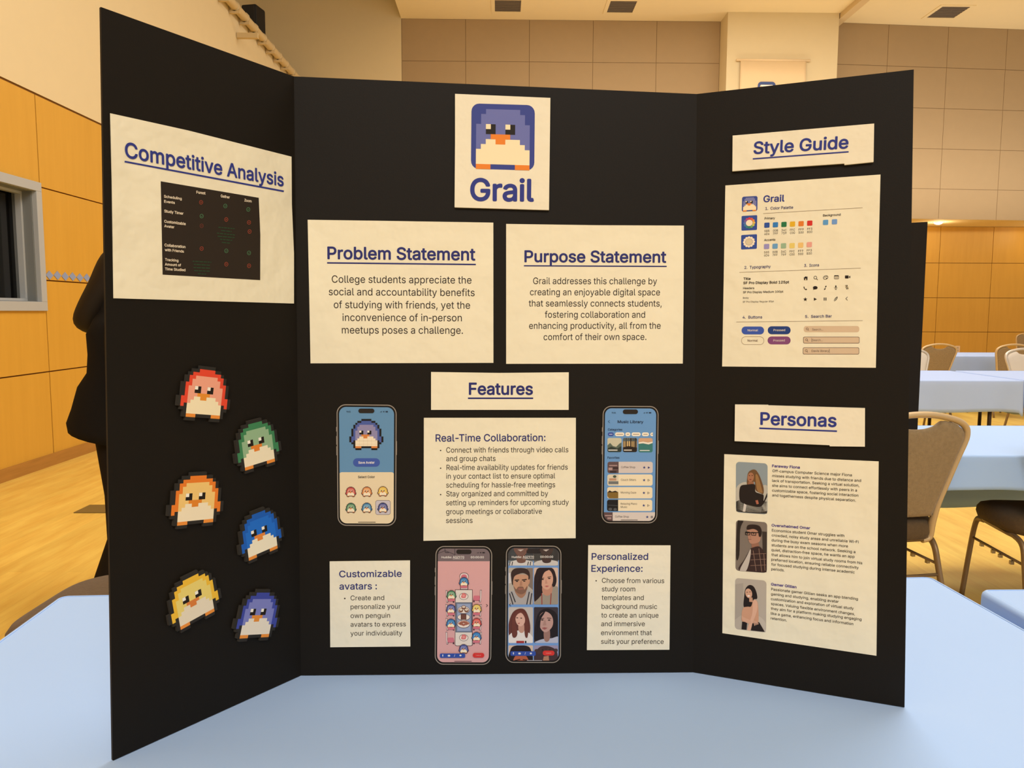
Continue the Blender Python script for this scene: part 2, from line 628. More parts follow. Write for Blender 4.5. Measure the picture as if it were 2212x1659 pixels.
def folding_table(loc, rz, L, W, label):
    t = empty('folding_table', loc, rz, label, 'table', 'folding tables under blue cloths')
    b = MB()
    b.box((-L / 2 + 0.008, -W / 2 + 0.008, TABLE_Z - 0.03), (L / 2 - 0.008, W / 2 - 0.008, TABLE_Z - 0.004), brown_top)
    b.build('tabletop', t, bevel=0.004)
    for sx in (-1, 1):
        x = sx * (L / 2 - 0.22)
        for sy in (-1, 1):
            y = sy * (W / 2 - 0.09)
            b = MB()
            b.tube([(x, y, TABLE_Z - 0.03), (x, y, 0)], 0.016, 0.016, leg_m, 10, Vector((1, 0, 0)))
            b.build('leg', t)
        for z in (0.18, TABLE_Z - 0.06):
            b = MB()
            b.tube([(x, -W / 2 + 0.09, z), (x, W / 2 - 0.09, z)], 0.012, 0.012, leg_m, 8)
            b.build('cross_bar', t)
        b = MB()
        b.tube([(x, 0, TABLE_Z - 0.06), (x - sx * 0.42, 0, TABLE_Z - 0.03)], 0.01, 0.01, leg_m, 8)
        b.build('brace', t)
    return t


def tablecloth(loc, rz, L, W, drops, label, m, flare=0.012, waves=0.012, seed=1):
    """drops: near, right end, far, left end"""
    rnd = random.Random(seed)
    ph = [rnd.uniform(0, 6.28) for _ in range(6)]
    t = 0.0035
    r = 0.02
    hx, hy = L / 2 + t, W / 2 + t
    per = []          # x, y, nx, ny, drop
    def side(p, q, nrm, d0, dprev, dnext, n):
        for k in range(n):
            f = (k + 0.5) / n
            s = f * (1 - f)
            e0 = max(0, 1 - f / 0.10)
            e1 = max(0, 1 - (1 - f) / 0.10)
            d = d0 * (1 - e0 / 2 - e1 / 2) + dprev * e0 / 2 + dnext * e1 / 2
            per.append((p[0] + (q[0] - p[0]) * f, p[1] + (q[1] - p[1]) * f, nrm[0], nrm[1], d, f))
    def corner(cx, cy, a0, d):
        for k in range(7):
            a = R(a0 + 90 * k / 6)
            per.append((cx + r * math.cos(a), cy + r * math.sin(a), math.cos(a), math.sin(a), d, -1))
    N, E, F, W_ = drops
    side((-hx + r, -hy), (hx - r, -hy), (0, -1), N, (N + W_) / 2, (N + E) / 2, 60)
    corner(hx - r, -hy + r, -90, (N + E) / 2 + 0.02)
    side((hx, -hy + r), (hx, hy - r), (1, 0), E, (N + E) / 2, (E + F) / 2, 30)
    corner(hx - r, hy - r, 0, (E + F) / 2 + 0.02)
    side((hx - r, hy), (-hx + r, hy), (0, 1), F, (E + F) / 2, (F + W_) / 2, 60)
    corner(-hx + r, hy - r, 90, (F + W_) / 2 + 0.02)
    side((-hx, hy - r), (-hx, -hy + r), (-1, 0), W_, (F + W_) / 2, (W_ + N) / 2, 30)
    corner(-hx + r, -hy + r, 180, (N + W_) / 2 + 0.02)
    n = len(per)
    rings = []
    er = 0.010
    for a in (90, 60, 30, 0):
        rings.append([(x - nx * er * (1 - math.cos(R(a))), y - ny * er * (1 - math.cos(R(a))), TABLE_Z - er + er * math.sin(R(a))) for x, y, nx, ny, d, f in per])
    for lv in range(1, 9):
        q = lv / 8
        rg = []
        for i, (x, y, nx, ny, d, f) in enumerate(per):
            s = (x * 1.0 + y * 1.3)
            wv = waves * q * (0.6 * math.sin(s * 11 + ph[0]) + 0.4 * math.sin(s * 23 + ph[1]) + 0.3 * math.sin(s * 5 + ph[2]))
            if f < 0:
                wv = waves * q * 0.6
            o = flare * q + wv + waves * 0.7 * q
            rg.append((x + nx * o, y + ny * o, TABLE_Z - er - (d - er) * q + 0.006 * q * math.sin(s * 7 + ph[3])))
        rings.append(rg)
    b = MB()
    b.loft(rings, m, True, cap=False)
    b.face(list(rings[0]), m)
    o = b.build('tablecloth')
    md = o.modifiers.new('thick', 'SOLIDIFY')
    md.thickness = 0.0015
    md.offset = -1
    o.location = loc
    o.rotation_euler = (0, 0, rz)
    tag(o, label, 'tablecloth', 'pale blue tablecloths')
    return o


TBL = [  # x, y, rot, L, W, drops, table label, cloth label, cloth material
    ((0.05, 1.19, 0), R(3.2), 1.83, 0.76, (0.35, 0.40, 0.40, 0.40), 'folding table hidden under the cloth that carries the large black display board',
     'pale blue tablecloth under the large black display board', cloth_m, 0.0, 0.003),
    ((1.925, 1.175, 0), R(0.8), 1.83, 0.76, (0.35, 0.40, 0.40, 0.40), 'folding table set close beside the display board table',
     'pale blue tablecloth on the table close beside the display board table', cloth_m, 0.0, 0.003),
    ((1.75, 3.46, 0), R(-0.5), 2.40, 0.82, (0.145, 0.3, 0.43, 0.3), 'folding table that the first two tan chairs behind the board are pulled up to',
     'pale blue tablecloth right behind the first tan chair, hanging short in front', cloth_m, 0.006, 0.008),
    ((3.43, 7.04, 0), R(-0.6), 2.10, 1.12, (0.27, 0.30, 0.40, 0.3), 'folding table in the middle row with dark legs showing below its cloth',
     'pale blue tablecloth of the middle row with a pointed hanging corner', cloth_far, 0.004, 0.006),
    ((5.59, 7.02, 0), R(-0.6), 2.10, 1.12, (0.27, 0.30, 0.27, 0.24), 'folding table of the middle row that continues past the pointed cloth corner',
     'pale blue tablecloth of the middle row continuing past the pointed hanging corner', cloth_far, 0.003, 0.005),
    ((6.2, 10.64, 0), R(0), 3.6, 0.95, (0.5, 0.40, 0.4, 0.4), 'folding table of the last row by the far wood wall',
     'pale blue tablecloth of the last row by the far wood wall', cloth_far, 0.01, 0.012),
]
for i, (loc, rz, L, W_, dr, lt, lc, m, fl, wv) in enumerate(TBL):
    folding_table(loc, rz, L, W_, lt)
    tablecloth(loc, rz, L, W_, dr, lc, m, fl, wv, i + 1)

# ------------------------------------------------------------------ banquet chairs
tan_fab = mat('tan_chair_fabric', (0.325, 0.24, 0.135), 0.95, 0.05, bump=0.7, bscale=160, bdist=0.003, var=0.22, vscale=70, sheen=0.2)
seat_fab = mat('brown_shaded_seat_fabric', (0.125, 0.086, 0.048), 0.95, 0.05, bump=0.6, bscale=160, bdist=0.003, var=0.2, vscale=70, sheen=0.1)  # brown seat fabric, darkened further for the shade under the table
pale_fab = mat('lit_pale_chair_fabric', (0.74, 0.68, 0.58), 0.8, 0.15, bump=0.3, bscale=160, var=0.06)  # fabric made pale to stand for light falling on the chair fronts
gold = mat('champagne_chair_frame', (0.62, 0.47, 0.27), 0.4, 0.5, metal=0.2)
bronze = mat('bronze_chair_leg', (0.26, 0.18, 0.10), 0.4, 0.5, metal=0.35)
clip_m = mat('steel_clip', (0.35, 0.31, 0.26), 0.3, 0.5, metal=0.8)


def back_y(z):
    return 0.20 + (z - 0.47) * 0.20


def smooth_line(pts, n=4):
    pts = [Vector(p) for p in pts]
    out = []
    for i in range(len(pts) - 1):
        p0, p1, p2, p3 = pts[max(i - 1, 0)], pts[i], pts[i + 1], pts[min(i + 2, len(pts) - 1)]
        for k in range(n):
            t = k / n
            out.append(0.5 * ((2 * p1) + (p2 - p0) * t + (2 * p0 - 5 * p1 + 4 * p2 - p3) * t * t + (3 * p1 - p0 - 3 * p2 + p3) * t ** 3))
    out.append(pts[-1])
    return out


def make_chair(pad_m, frame_m, name='banquet_chair'):
    t = empty(name)
    # seat cushion
    b = MB()
    rings = []
    for z, k in ((0.398, 0.90), (0.402, 0.97), (0.425, 1.0), (0.455, 0.99), (0.472, 0.94), (0.480, 0.82), (0.483, 0.4)):
        rg = []
        for i in range(72):
            a = 2 * math.pi * i / 72
            c, s = math.cos(a), math.sin(a)
            e = 0.42
            x = 0.228 * k * math.copysign(abs(c) ** e, c) * (1 - 0.24 * max(0.0, s))
            y = 0.225 * k * math.copysign(abs(s) ** e, s) - 0.01
            rg.append((x, y, z - (0.014 * max(0, -y - 0.12) / 0.1 if z > 0.45 else 0)))
        rings.append(rg)
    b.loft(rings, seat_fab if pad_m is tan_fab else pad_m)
    b.build('seat', t)
    # padded backrest, wide at the shoulders and narrow at the seat
    prof = [(0.497, 0.116), (0.503, 0.134), (0.56, 0.149), (0.64, 0.167), (0.735, 0.188), (0.80, 0.204), (0.832, 0.208), (0.858, 0.198), (0.881, 0.168), (0.895, 0.125)]
    outline = [(x, z) for z, x in prof] + [(0.098, 0.896), (0.082, 0.881), (0.05, 0.869), (0.02, 0.865), (-0.02, 0.865), (-0.05, 0.869), (-0.082, 0.881), (-0.098, 0.896)] + [(-x, z) for z, x in reversed(prof)]
    n_ = len(outline)
    dense = []
    for i in range(n_):
        p0, p1, p2, p3 = (Vector(outline[(i + j) % n_]) for j in (-1, 0, 1, 2))
        for u in (0, 0.25, 0.5, 0.75):
            v = 0.5 * (2 * p1 + (p2 - p0) * u + (2 * p0 - 5 * p1 + 4 * p2 - p3) * u * u + (3 * p1 - p0 - 3 * p2 + p3) * u ** 3)
            dense.append((v.x, v.y))
    outline = dense

    def ringat(off, sc):
        cz = 0.68
        return [(x * sc, back_y(cz + (z - cz) * sc) + off, cz + (z - cz) * sc) for x, z in outline]
    b = MB()
    b.loft([ringat(-0.024, 0.80), ringat(-0.022, 0.93), ringat(-0.012, 0.99), ringat(0.0, 1.0), ringat(0.010, 0.985), ringat(0.014, 0.90)], pad_m)
    b.build('backrest', t)
    # frame around the back with the open hand hold at the crown
    half = [(0.120, 0.392), (0.150, 0.405), (0.150, 0.47), (0.156, 0.55), (0.176, 0.64), (0.198, 0.735), (0.215, 0.80), (0.219, 0.835), (0.209, 0.868), (0.175, 0.893), (0.12, 0.910), (0.06, 0.921), (0.0, 0.924)]
    pts = [(x, back_y(z), z) for x, z in half] + [(-x, back_y(z), z) for x, z in reversed(half[:-1])]
    b = MB()
    b.tube(smooth_line(pts, 4), 0.017, 0.0125, frame_m, 12, Vector((0, 1, 0.2)))
    b.build('back_frame', t)
    # side frames: front leg, seat rail and rear leg of each side
    for sx in (-1, 1):
        b = MB()
        b.tube(smooth_line([(sx * 0.222, -0.245, 0.0), (sx * 0.212, -0.213, 0.24), (sx * 0.206, -0.196, 0.345), (sx * 0.204, -0.172, 0.385), (sx * 0.203, -0.12, 0.394)], 4), 0.014, 0.011, bronze, 10, Vector((0, 1, 0)))
        b.build('leg', t)
        b = MB()
        b.tube(smooth_line([(sx * 0.203, -0.12, 0.394), (sx * 0.20, 0.05, 0.391), (sx * 0.195, 0.12, 0.388), (sx * 0.19, 0.17, 0.36), (sx * 0.192, 0.20, 0.27), (sx * 0.20, 0.275, 0.0)], 4), 0.014, 0.011, bronze, 10, Vector((0, 1, 0)))
        b.build('leg', t)
        b = MB()
        b.tube([(sx * 0.209, -0.203, 0.29), (sx * 0.193, 0.195, 0.29)], 0.006, 0.006, bronze, 8)
        s = b.build('side_stretcher', t)
        for y in (-0.13, -0.03, 0.03, 0.12):
            b = MB()
            b.box((sx * 0.203 - 0.007, y - 0.007, 0.270), (sx * 0.203 + 0.007, y + 0.007, 0.2845), clip_m)
            b.build('linking_clip', s)
    b = MB()
    b.tube([(-0.20, 0.205, 0.25), (0.20, 0.205, 0.25)], 0.007, 0.007, bronze, 8)
    b.build('rear_stretcher', t)
    b = MB()
    b.tube([(-0.16, 0.19, 0.40), (0.16, 0.19, 0.40)], 0.012, 0.009, bronze, 8)
    b.build('back_rail', t)
    return t


GRP = 'banquet chairs around the cloth covered tables'
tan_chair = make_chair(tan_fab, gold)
tan_used = False


def place(x, y, rz, label, proto=None):
    global tan_used
    if proto is None and not tan_used:
        o, tan_used = tan_chair, True
    else:
        o = copy_thing(proto or tan_chair)
    o.location = (x, y, 0)
    o.rotation_euler = (0, 0, R(rz))
    return tag(o, label, 'chair', GRP)


place(1.575, 3.20, 189, 'tan padded banquet chair half hidden by the edge of the large black display board')
place(2.355, 3.19, 173, 'banquet chair of which seat side and bronze legs show, its back out of view')
place(-1.12, 2.2, 270, 'brown banquet chair whose rounded seat corner shows behind the cloth below the person')
place(on_y(2026, 760, 9.58).x, 9.83, 180, 'tan banquet chair with open hand hold beside the wall outlet, back turned')
place(on_y(2187, 760, 9.53).x, 9.78, 180, 'tan banquet chair with open hand hold behind a lit pale chair, back turned')
place(on_y(2217, 740, 15.0).x, 15.25, 180, 'brown banquet chair standing alone against the far wood wall')
pale = make_chair(pale_fab, mat('pale_chair_frame', (0.70, 0.64, 0.54), 0.35, 0.5, metal=0.3))  # pale copy of the tan chair, its lit front put into the colours
pale.location = (on_y(1963, 780, 8.3).x, 8.04, 0)
tag(pale, 'banquet chair in lit pale colour mostly hidden behind the display boards in the middle row', 'chair', GRP)
place(on_y(2219, 780, 8.3).x, 8.05, 2, 'banquet chair in lit pale colour facing the camera in front of a tan chair', pale)

# ------------------------------------------------------------------ the second black board, standing on the table behind
brd2 = mat('matt_black_board', (0.016, 0.014, 0.012), 0.75, 0.25)
t2 = on_y(2004, 479, 3.22)
b2b = on_y(1982, 930, 3.20)
t2o = empty('folded_display_board', (t2.x, 3.22, TABLE_Z + 0.001), 0, 'black display board seen edge on above the first tan chair, behind the large board', 'display board')
hh = t2.z - TABLE_Z - 0.001
dx = b2b.x - t2.x


for nm, (a, c, a2, c2) in dict(back_panel=((-0.88, 0.22), (-0.28, 0.22), (-0.88, 0.22), (-0.28, 0.22)), wing_panel=((-0.275, 0.215), (dx, -0.02), (-0.275, 0.215), (0, 0))).items():
    b = MB()
    th = 0.004
    vs = [(a[0], a[1], 0), (c[0], c[1], 0), (c[0], c[1] + th, 0), (a[0], a[1] + th, 0), (a2[0], a2[1], hh), (c2[0], c2[1], hh), (c2[0], c2[1] + th, hh), (a2[0], a2[1] + th, hh)]
    b.add(vs, [(0, 3, 2, 1), (4, 5, 6, 7), (0, 1, 5, 4), (1, 2, 6, 5), (2, 3, 7, 6), (3, 0, 4, 7)], brd2)
    b.build(nm, t2o)

# ------------------------------------------------------------------ the person behind the board
PX, PY = -1.70, 3.5
per = empty('person', (PX, PY, 0), 0, 'person in black coat and dark trousers with dark gathered hair, mostly hidden behind the board', 'person')
skin_m = mat('warm_skin', (0.50, 0.30, 0.20), 0.55, 0.3)
coat_m = mat('black_coat_wool', (0.010, 0.009, 0.008), 0.9, 0.1, bump=0.2, bscale=200)
trs_m = mat('black_trousers', (0.012, 0.010, 0.009), 0.9, 0.1)
hair_m = mat('dark_hair', (0.010, 0.007, 0.005), 0.6, 0.3)
shoe_m = mat('black_shoes', (0.01, 0.01, 0.01), 0.4, 0.4)
V = [(0, 0, .80, .115), (0.01, 0, .95, .105), (0.02, 0, 1.10, .12), (0.02, 0, 1.22, .11), (0.03, 0, 1.29, .05), (0.035, 0, 1.345, .05), (0.045, 0, 1.42, .085), (0.04, 0, 1.50, .085), (0.035, 0, 1.55, .055), (0.12, 0, 1.40, .035),
     (0, .09, .74, .085), (0.05, .10, .45, .055), (0.03, .10, .10, .04), (0.06, .10, .04, .035), (0.13, .10, .03, .03),
     (0, -.09, .74, .085), (0.05, -.10, .45, .055), (0.03, -.10, .10, .04), (0.06, -.10, .04, .035), (0.12, -.10, .03, .03),
     (0.05, .15, 1.23, .05), (0.09, .22, 1.02, .045), (0.15, .225, .83, .03), (0.18, .215, .76, .034),
     (0.05, -.15, 1.23, .05), (0.09, -.22, 1.02, .045), (0.15, -.225, .83, .03), (0.18, -.215, .76, .034)]
EDG = [(0, 1), (1, 2), (2, 3), (3, 4), (4, 5), (5, 6), (6, 7), (7, 8), (6, 9), (0, 10), (10, 11), (11, 12), (12, 13), (13, 14), (0, 15), (15, 16), (16, 17), (17, 18), (18, 19), (3, 20), (20, 21), (21, 22), (22, 23), (3, 24), (24, 25), (25, 26), (26, 27)]
for hnd in (23, 27):
    hx, hy, hz, _ = V[hnd]
    sg = 1 if hy > 0 else -1
    for k, (dy, ln) in enumerate(((-0.026, 0.070), (-0.009, 0.080), (0.009, 0.075), (0.025, 0.058))):
        i = len(V)
        V += [(hx + 0.025, hy + dy, hz - 0.04, .010), (hx + 0.035, hy + dy * 1.15, hz - 0.04 - ln * 0.5, .009), (hx + 0.02, hy + dy * 1.15, hz - 0.04 - ln, .007)]
        EDG += [(hnd, i), (i, i + 1), (i + 1, i + 2)]
    i = len(V)
    V += [(hx + 0.03, hy - sg * 0.035, hz - 0.005, .011), (hx + 0.055, hy - sg * 0.042, hz - 0.045, .009)]
    EDG += [(hnd, i), (i, i + 1)]
me = bpy.data.meshes.new('body')
me.from_pydata([v[:3] for v in V], EDG, [])
bmk = bmesh.new()
bmk.from_mesh(me)
sl = bmk.verts.layers.skin.verify()
for v_, q_ in zip(bmk.verts, V):
    v_[sl].radius = (q_[3], q_[3])
    v_[sl].use_root = (q_ is V[0])
bmk.to_mesh(me)
bmk.free()
me.materials.append(skin_m)
body = bpy.data.objects.new('body', me)
COL.objects.link(body)
body.parent = per
md = body.modifiers.new('skin', 'SKIN')
md.use_smooth_shade = True
md = body.modifiers.new('sub', 'SUBSURF')
md.levels = md.render_levels = 2


def ell(cx, cy, rx, ry, z, n=28, tilt=0.0):
    out = []
    for k in range(n):
        a = 2 * math.pi * k / n
        out.append((cx + rx * math.cos(a), cy + ry * math.sin(a), z + tilt * math.cos(a)))
    return out


b = MB()
b.loft([ell(0.0, 0, 0.235, 0.25, 0.745, tilt=-0.045), ell(-0.005, 0, 0.235, 0.25, 0.79, tilt=-0.03), ell(0.0, 0, 0.215, 0.24, 0.87, tilt=-0.01), ell(0.0, 0, 0.187, 0.215, 0.975), ell(0.01, 0, 0.150, 0.20, 1.04), ell(0.01, 0, 0.142, 0.195, 1.12), ell(0.015, 0, 0.148, 0.205, 1.21), ell(0.02, 0, 0.12, 0.19, 1.27), ell(0.0, 0, 0.095, 0.095, 1.31), ell(0.0, 0, 0.090, 0.085, 1.36)], coat_m)
for s in (-1, 1):
    b.tube(smooth_line([(0.05, s * .15, 1.25), (0.08, s * .20, 1.15), (0.09, s * .22, 1.02), (0.12, s * .225, .93), (0.15, s * .225, .83)], 4), 0.060, 0.056, coat_m, 14, Vector((1, 0, 0)))
b.build('coat', per)
b = MB()
for s in (-1, 1):
    o_ = -0.02 * s - 0.015
    b.loft([ell(0.05 + o_, s * .10, 0.14, 0.095, 0.035), ell(0.012 + o_ * 1.5, s * .10, 0.15, 0.10, 0.10), ell(0.06 + o_, s * .10, 0.12, 0.095, 0.30), ell(0.05, s * .10, 0.105, 0.10, 0.50), ell(0.03, s * .09, 0.12, 0.11, 0.74), ell(0, s * .07, 0.13, 0.12, 0.86)], trs_m)
b.build('trousers', per)
for s in (-1, 1):
    b = MB()
    x0 = -0.02 * s - 0.015
    b.loft([ell(0.07 + x0, s * .10, 0.135, 0.045, 0.0), ell(0.07 + x0, s * .10, 0.14, 0.05, 0.02), ell(0.05 + x0, s * .10, 0.12, 0.045, 0.05), ell(0.01 + x0, s * .10, 0.07, 0.04, 0.085)], shoe_m)
    b.build('shoe', per)
b = MB()
b.loft([ell(-0.130, 0, 0.02, 0.02, 1.205, 20), ell(-0.148, 0, 0.060, 0.06, 1.232, 20), ell(-0.138, 0, 0.082, 0.08, 1.275, 20), ell(-0.115, 0, 0.085, 0.09, 1.32, 20), ell(-0.080, 0, 0.092, 0.095, 1.375, 20), ell(-0.035, 0, 0.098, 0.10, 1.44, 20), ell(0.0, 0, 0.108, 0.102, 1.50, 20), ell(0.02, 0, 0.098, 0.095, 1.56, 20), ell(0.025, 0, 0.06, 0.06, 1.597, 20), ell(0.025, 0, 0.02, 0.02, 1.606, 20)], hair_m)
b.build('hair', per, sub=1)
for s in (-1, 1):
    b = MB()
    b.loft([ell(0.128, s * .032, 0.004, 0.011, 1.447 + dz, 10) for dz in (-0.006, 0, 0.006)], hair_m)
    b.build('eye', per)
b = MB()
b.loft([ell(0.125, 0, 0.010, 0.025, 1.365 + dz, 10) for dz in (-0.006, 0, 0.006)], mat('lip_pink', (0.40, 0.16, 0.13), 0.5))
b.build('mouth', per)
# ------------------------------------------------------------------ the large black display board
ZB = TABLE_Z + 0.001
CORN = [((218, 15), (244, 1643)), ((635, 165), (650, 1459)), ((1505, 203), (1497, 1452)), ((1974, 150), (1954, 1528))]
BOT = [on_z(*c[1], ZB) for c in CORN]


def hit(px, o, n):
    v = ray(*px)
    return CAM + v * ((o - CAM).dot(n) / v.dot(n))


best = None
bx = (BOT[2] - BOT[1]).normalized()
hn = Vector((bx.y, -bx.x, 0))            # level, towards the camera
for k in range(-60, 140):
    th = R(k * 0.1)
    n = (hn * math.cos(th) + Vector((0, 0, 1)) * math.sin(th)).normalized()
    T1, T2 = hit(CORN[1][0], BOT[1], n), hit(CORN[2][0], BOT[2], n)
    e = ((T1 - BOT[1]).length - 0.914) ** 2 + ((T2 - BOT[2]).length - 0.914) ** 2
    if best is None or e < best[0]:
        best = (e, n, T1, T2, k)
_, NC, T1, T2, lean = best


def plane_n(a, b, c):
    n = (b - a).cross(c - a).normalized()
    return n if n.dot(CAM - a) > 0 else -n


NL = plane_n(BOT[0], BOT[1], T1)
NR = plane_n(BOT[3], BOT[2], T2)
T0 = hit(CORN[0][0], BOT[0], NL)
T3 = hit(CORN[3][0], BOT[3], NR)
PANELS = {'L': (BOT[0], NL), 'C': (BOT[1], NC), 'R': (BOT[2], NR)}

board_m = mat('black_foam_board', (0.0085, 0.0066, 0.0042), 0.55, 0.16, bump=0.05, bscale=500)
edge_m = mat("black_board_edge", (0.025, 0.021, 0.016), 0.7, 0.2)
BO = (BOT[1] + BOT[2]) / 2
board = empty('display_board', BO, 0, 'large black tri-fold display board standing open on the blue cloth, covered in paper sheets', 'display board')
for nm, q, n in (('wing_panel', (BOT[0], BOT[1], T1, T0), NL), ('back_panel', (BOT[1], BOT[2], T2, T1), NC), ('wing_panel', (BOT[2], BOT[3], T3, T2), NR)):
    b = MB()
    fr = [p - BO for p in q]
    bk = [p - n * 0.004 for p in fr]
    b.add(fr + bk, [(0, 1, 2, 3)], board_m)
    b.add(fr + bk, [(4, 7, 6, 5), (0, 4, 5, 1), (1, 5, 6, 2), (2, 6, 7, 3), (3, 7, 4, 0)], edge_m)
    b.build(nm, board)

# ------------------------------------------------------------------ lettering
FONT = None
try:
    FONT = bpy.data.fonts.load(os.path.join(bpy.utils.system_resource('DATAFILES', path='fonts'), 'Inter.woff2'))
except Exception:
    FONT = None
_tc = bpy.data.curves.new('lettering', 'FONT')
if FONT:
    _tc.font = FONT
_tc.fill_mode = 'FRONT'
_to = bpy.data.objects.new('lettering', _tc)
_cache = {}


def glyphs(s, bold):
    """outline of a line of lettering as triangles; strokes that overlap inside a letter are joined"""
    if s in _cache:
        return _cache[s]
    _tc.body = s
    for i, ch in enumerate(s):
        _tc.body_format[i].kerning = -9 if FONT and (ch == '-' or s[i + 1:i + 2] == '-') else 0
    COL.objects.link(_to)
    dg = bpy.context.evaluated_depsgraph_get()
    dg.update()
    cu = _to.evaluated_get(dg).to_curve(dg)
    loops = []
    for sp in cu.splines:
        bp = sp.bezier_points
        pts = []
        for i in range(len(bp)):
            p, q = bp[i], bp[(i + 1) % len(bp)]
            c0, c1, c2, c3 = p.co, p.handle_right, q.handle_left, q.co
            d = c3 - c0
            flat = d.length < 1e-6 or max(abs(d.cross(c1 - c0).z), abs(d.cross(c2 - c0).z)) / d.length < 0.0015
            for k in range(1 if flat else 4):
                u = k / 4
                v = c0 * (1 - u) ** 3 + c1 * 3 * u * (1 - u) ** 2 + c2 * 3 * u * u * (1 - u) + c3 * u ** 3
                if not pts or abs(v.x - pts[-1][0]) + abs(v.y - pts[-1][1]) > 1e-4:
                    pts.append((v.x, v.y))
        if len(pts) > 2:
            loops.append(pts)
    _to.to_curve_clear()
    COL.objects.unlink(_to)
    # letters are filled one cluster of outlines at a time
    loops.sort(key=lambda l: min(p[0] for p in l))
    clusters = []
    for l in loops:
        x0, x1 = min(p[0] for p in l), max(p[0] for p in l)
        if clusters and x0 < clusters[-1][1] - 1e-5:
            clusters[-1][0].append(l)
            clusters[-1][1] = max(clusters[-1][1], x1)
        else:
            clusters.append([[l], x1])
    vs, fs = [], []
    for ls, _x in clusters:
        co, ed = [], []
        for l in ls:
            n0 = len(co)
            co += [Vector(p) for p in l]
            ed += [(n0 + i, n0 + (i + 1) % len(l)) for i in range(len(l))]
        r = delaunay_2d_cdt(co, ed, [], 0, 1e-5)
        V_, F_ = r[0], r[2]
        if not F_:
            continue
        C = np.array([[(V_[f[0]].x + V_[f[1]].x + V_[f[2]].x) / 3, (V_[f[0]].y + V_[f[1]].y + V_[f[2]].y) / 3] for f in F_])
        wn = np.zeros(len(C))
        for l in ls:
            P_ = np.array(l)
            Q_ = np.roll(P_, -1, 0)
            for (ax, ay), (bx_, by_) in zip(P_, Q_):
                side = (bx_ - ax) * (C[:, 1] - ay) - (by_ - ay) * (C[:, 0] - ax)
                wn += ((ay <= C[:, 1]) & (by_ > C[:, 1]) & (side > 0)).astype(int) - ((ay > C[:, 1]) & (by_ <= C[:, 1]) & (side < 0)).astype(int)
        n0 = len(vs)
        vs += [(v.x, v.y) for v in V_]
        fs += [tuple(n0 + i for i in f) for f, w_ in zip(F_, wn) if w_ != 0]
    _cache[s] = (vs, fs)
    return _cache[s]


CAPU = max(y for x, y in glyphs('H', 0.0)[0])


def hom(src, dst):
    A, B = [], []
    for (x, y), (u, v) in zip(src, dst):
        A += [[x, y, 1, 0, 0, 0, -u * x, -u * y], [0, 0, 0, x, y, 1, -v * x, -v * y]]
        B += [u, v]
    h = np.linalg.lstsq(np.array(A, float), np.array(B, float), rcond=None)[0]

    def f(x, y):
        d = h[6] * x + h[7] * y + 1
        return ((h[0] * x + h[1] * y + h[2]) / d, (h[3] * x + h[4] * y + h[5]) / d)
    return f


def clip_poly(pts, box):
    x0, y0, x1, y1 = box
    for ax, lim, sg in ((0, x0, 1), (0, x1, -1), (1, y0, 1), (1, y1, -1)):
        out = []
        for i, p in enumerate(pts):
            q = pts[i - 1]
            a, c = sg * (p[ax] - lim) >= 0, sg * (q[ax] - lim) >= 0
            if a != c:
                t = (lim - q[ax]) / (p[ax] - q[ax])
                out.append((q[0] + (p[0] - q[0]) * t, q[1] + (p[1] - q[1]) * t))
            if a:
                out.append(p)
        pts = out
        if not pts:
            break
    return pts


def clip_convex(pts, hull):
    a = sum(hull[i - 1][0] * hull[i][1] - hull[i][0] * hull[i - 1][1] for i in range(len(hull)))
    sg = 1 if a > 0 else -1
    for i in range(len(hull)):
        (ax, ay), (bx_, by_) = hull[i - 1], hull[i]
        f = lambda p: sg * ((bx_ - ax) * (p[1] - ay) - (by_ - ay) * (p[0] - ax))
        if all(f(p) >= 0 for p in pts):
            continue
        out = []
        for j, p in enumerate(pts):
            q = pts[j - 1]
            fp, fq = f(p), f(q)
            if (fp >= 0) != (fq >= 0):
                t = fq / (fq - fp)
                out.append((q[0] + (p[0] - q[0]) * t, q[1] + (p[1] - q[1]) * t))
            if fp >= 0:
                out.append(p)
        pts = out
        if len(pts) < 3:
            return []
    return pts


def rrp(x0, y0, x1, y1, r, n=5):
    out = []
    for cx, cy, a0 in ((x1 - r, y1 - r, 0), (x0 + r, y1 - r, 90), (x0 + r, y0 + r, 180), (x1 - r, y0 + r, 270)):
        for k in range(n + 1):
            a = R(a0 + 90 * k / n)
            out.append((cx + r * math.cos(a), cy + r * math.sin(a)))
    return out


def elp(cx, cy, rx, ry, rot=0, n=20):
    c, s = math.cos(R(rot)), math.sin(R(rot))
    out = []
    for k in range(n):
        a = 2 * math.pi * k / n
        x, y = rx * math.cos(a), ry * math.sin(a)
        out.append((cx + x * c - y * s, cy + x * s + y * c))
    return out


LAY = 0.00016


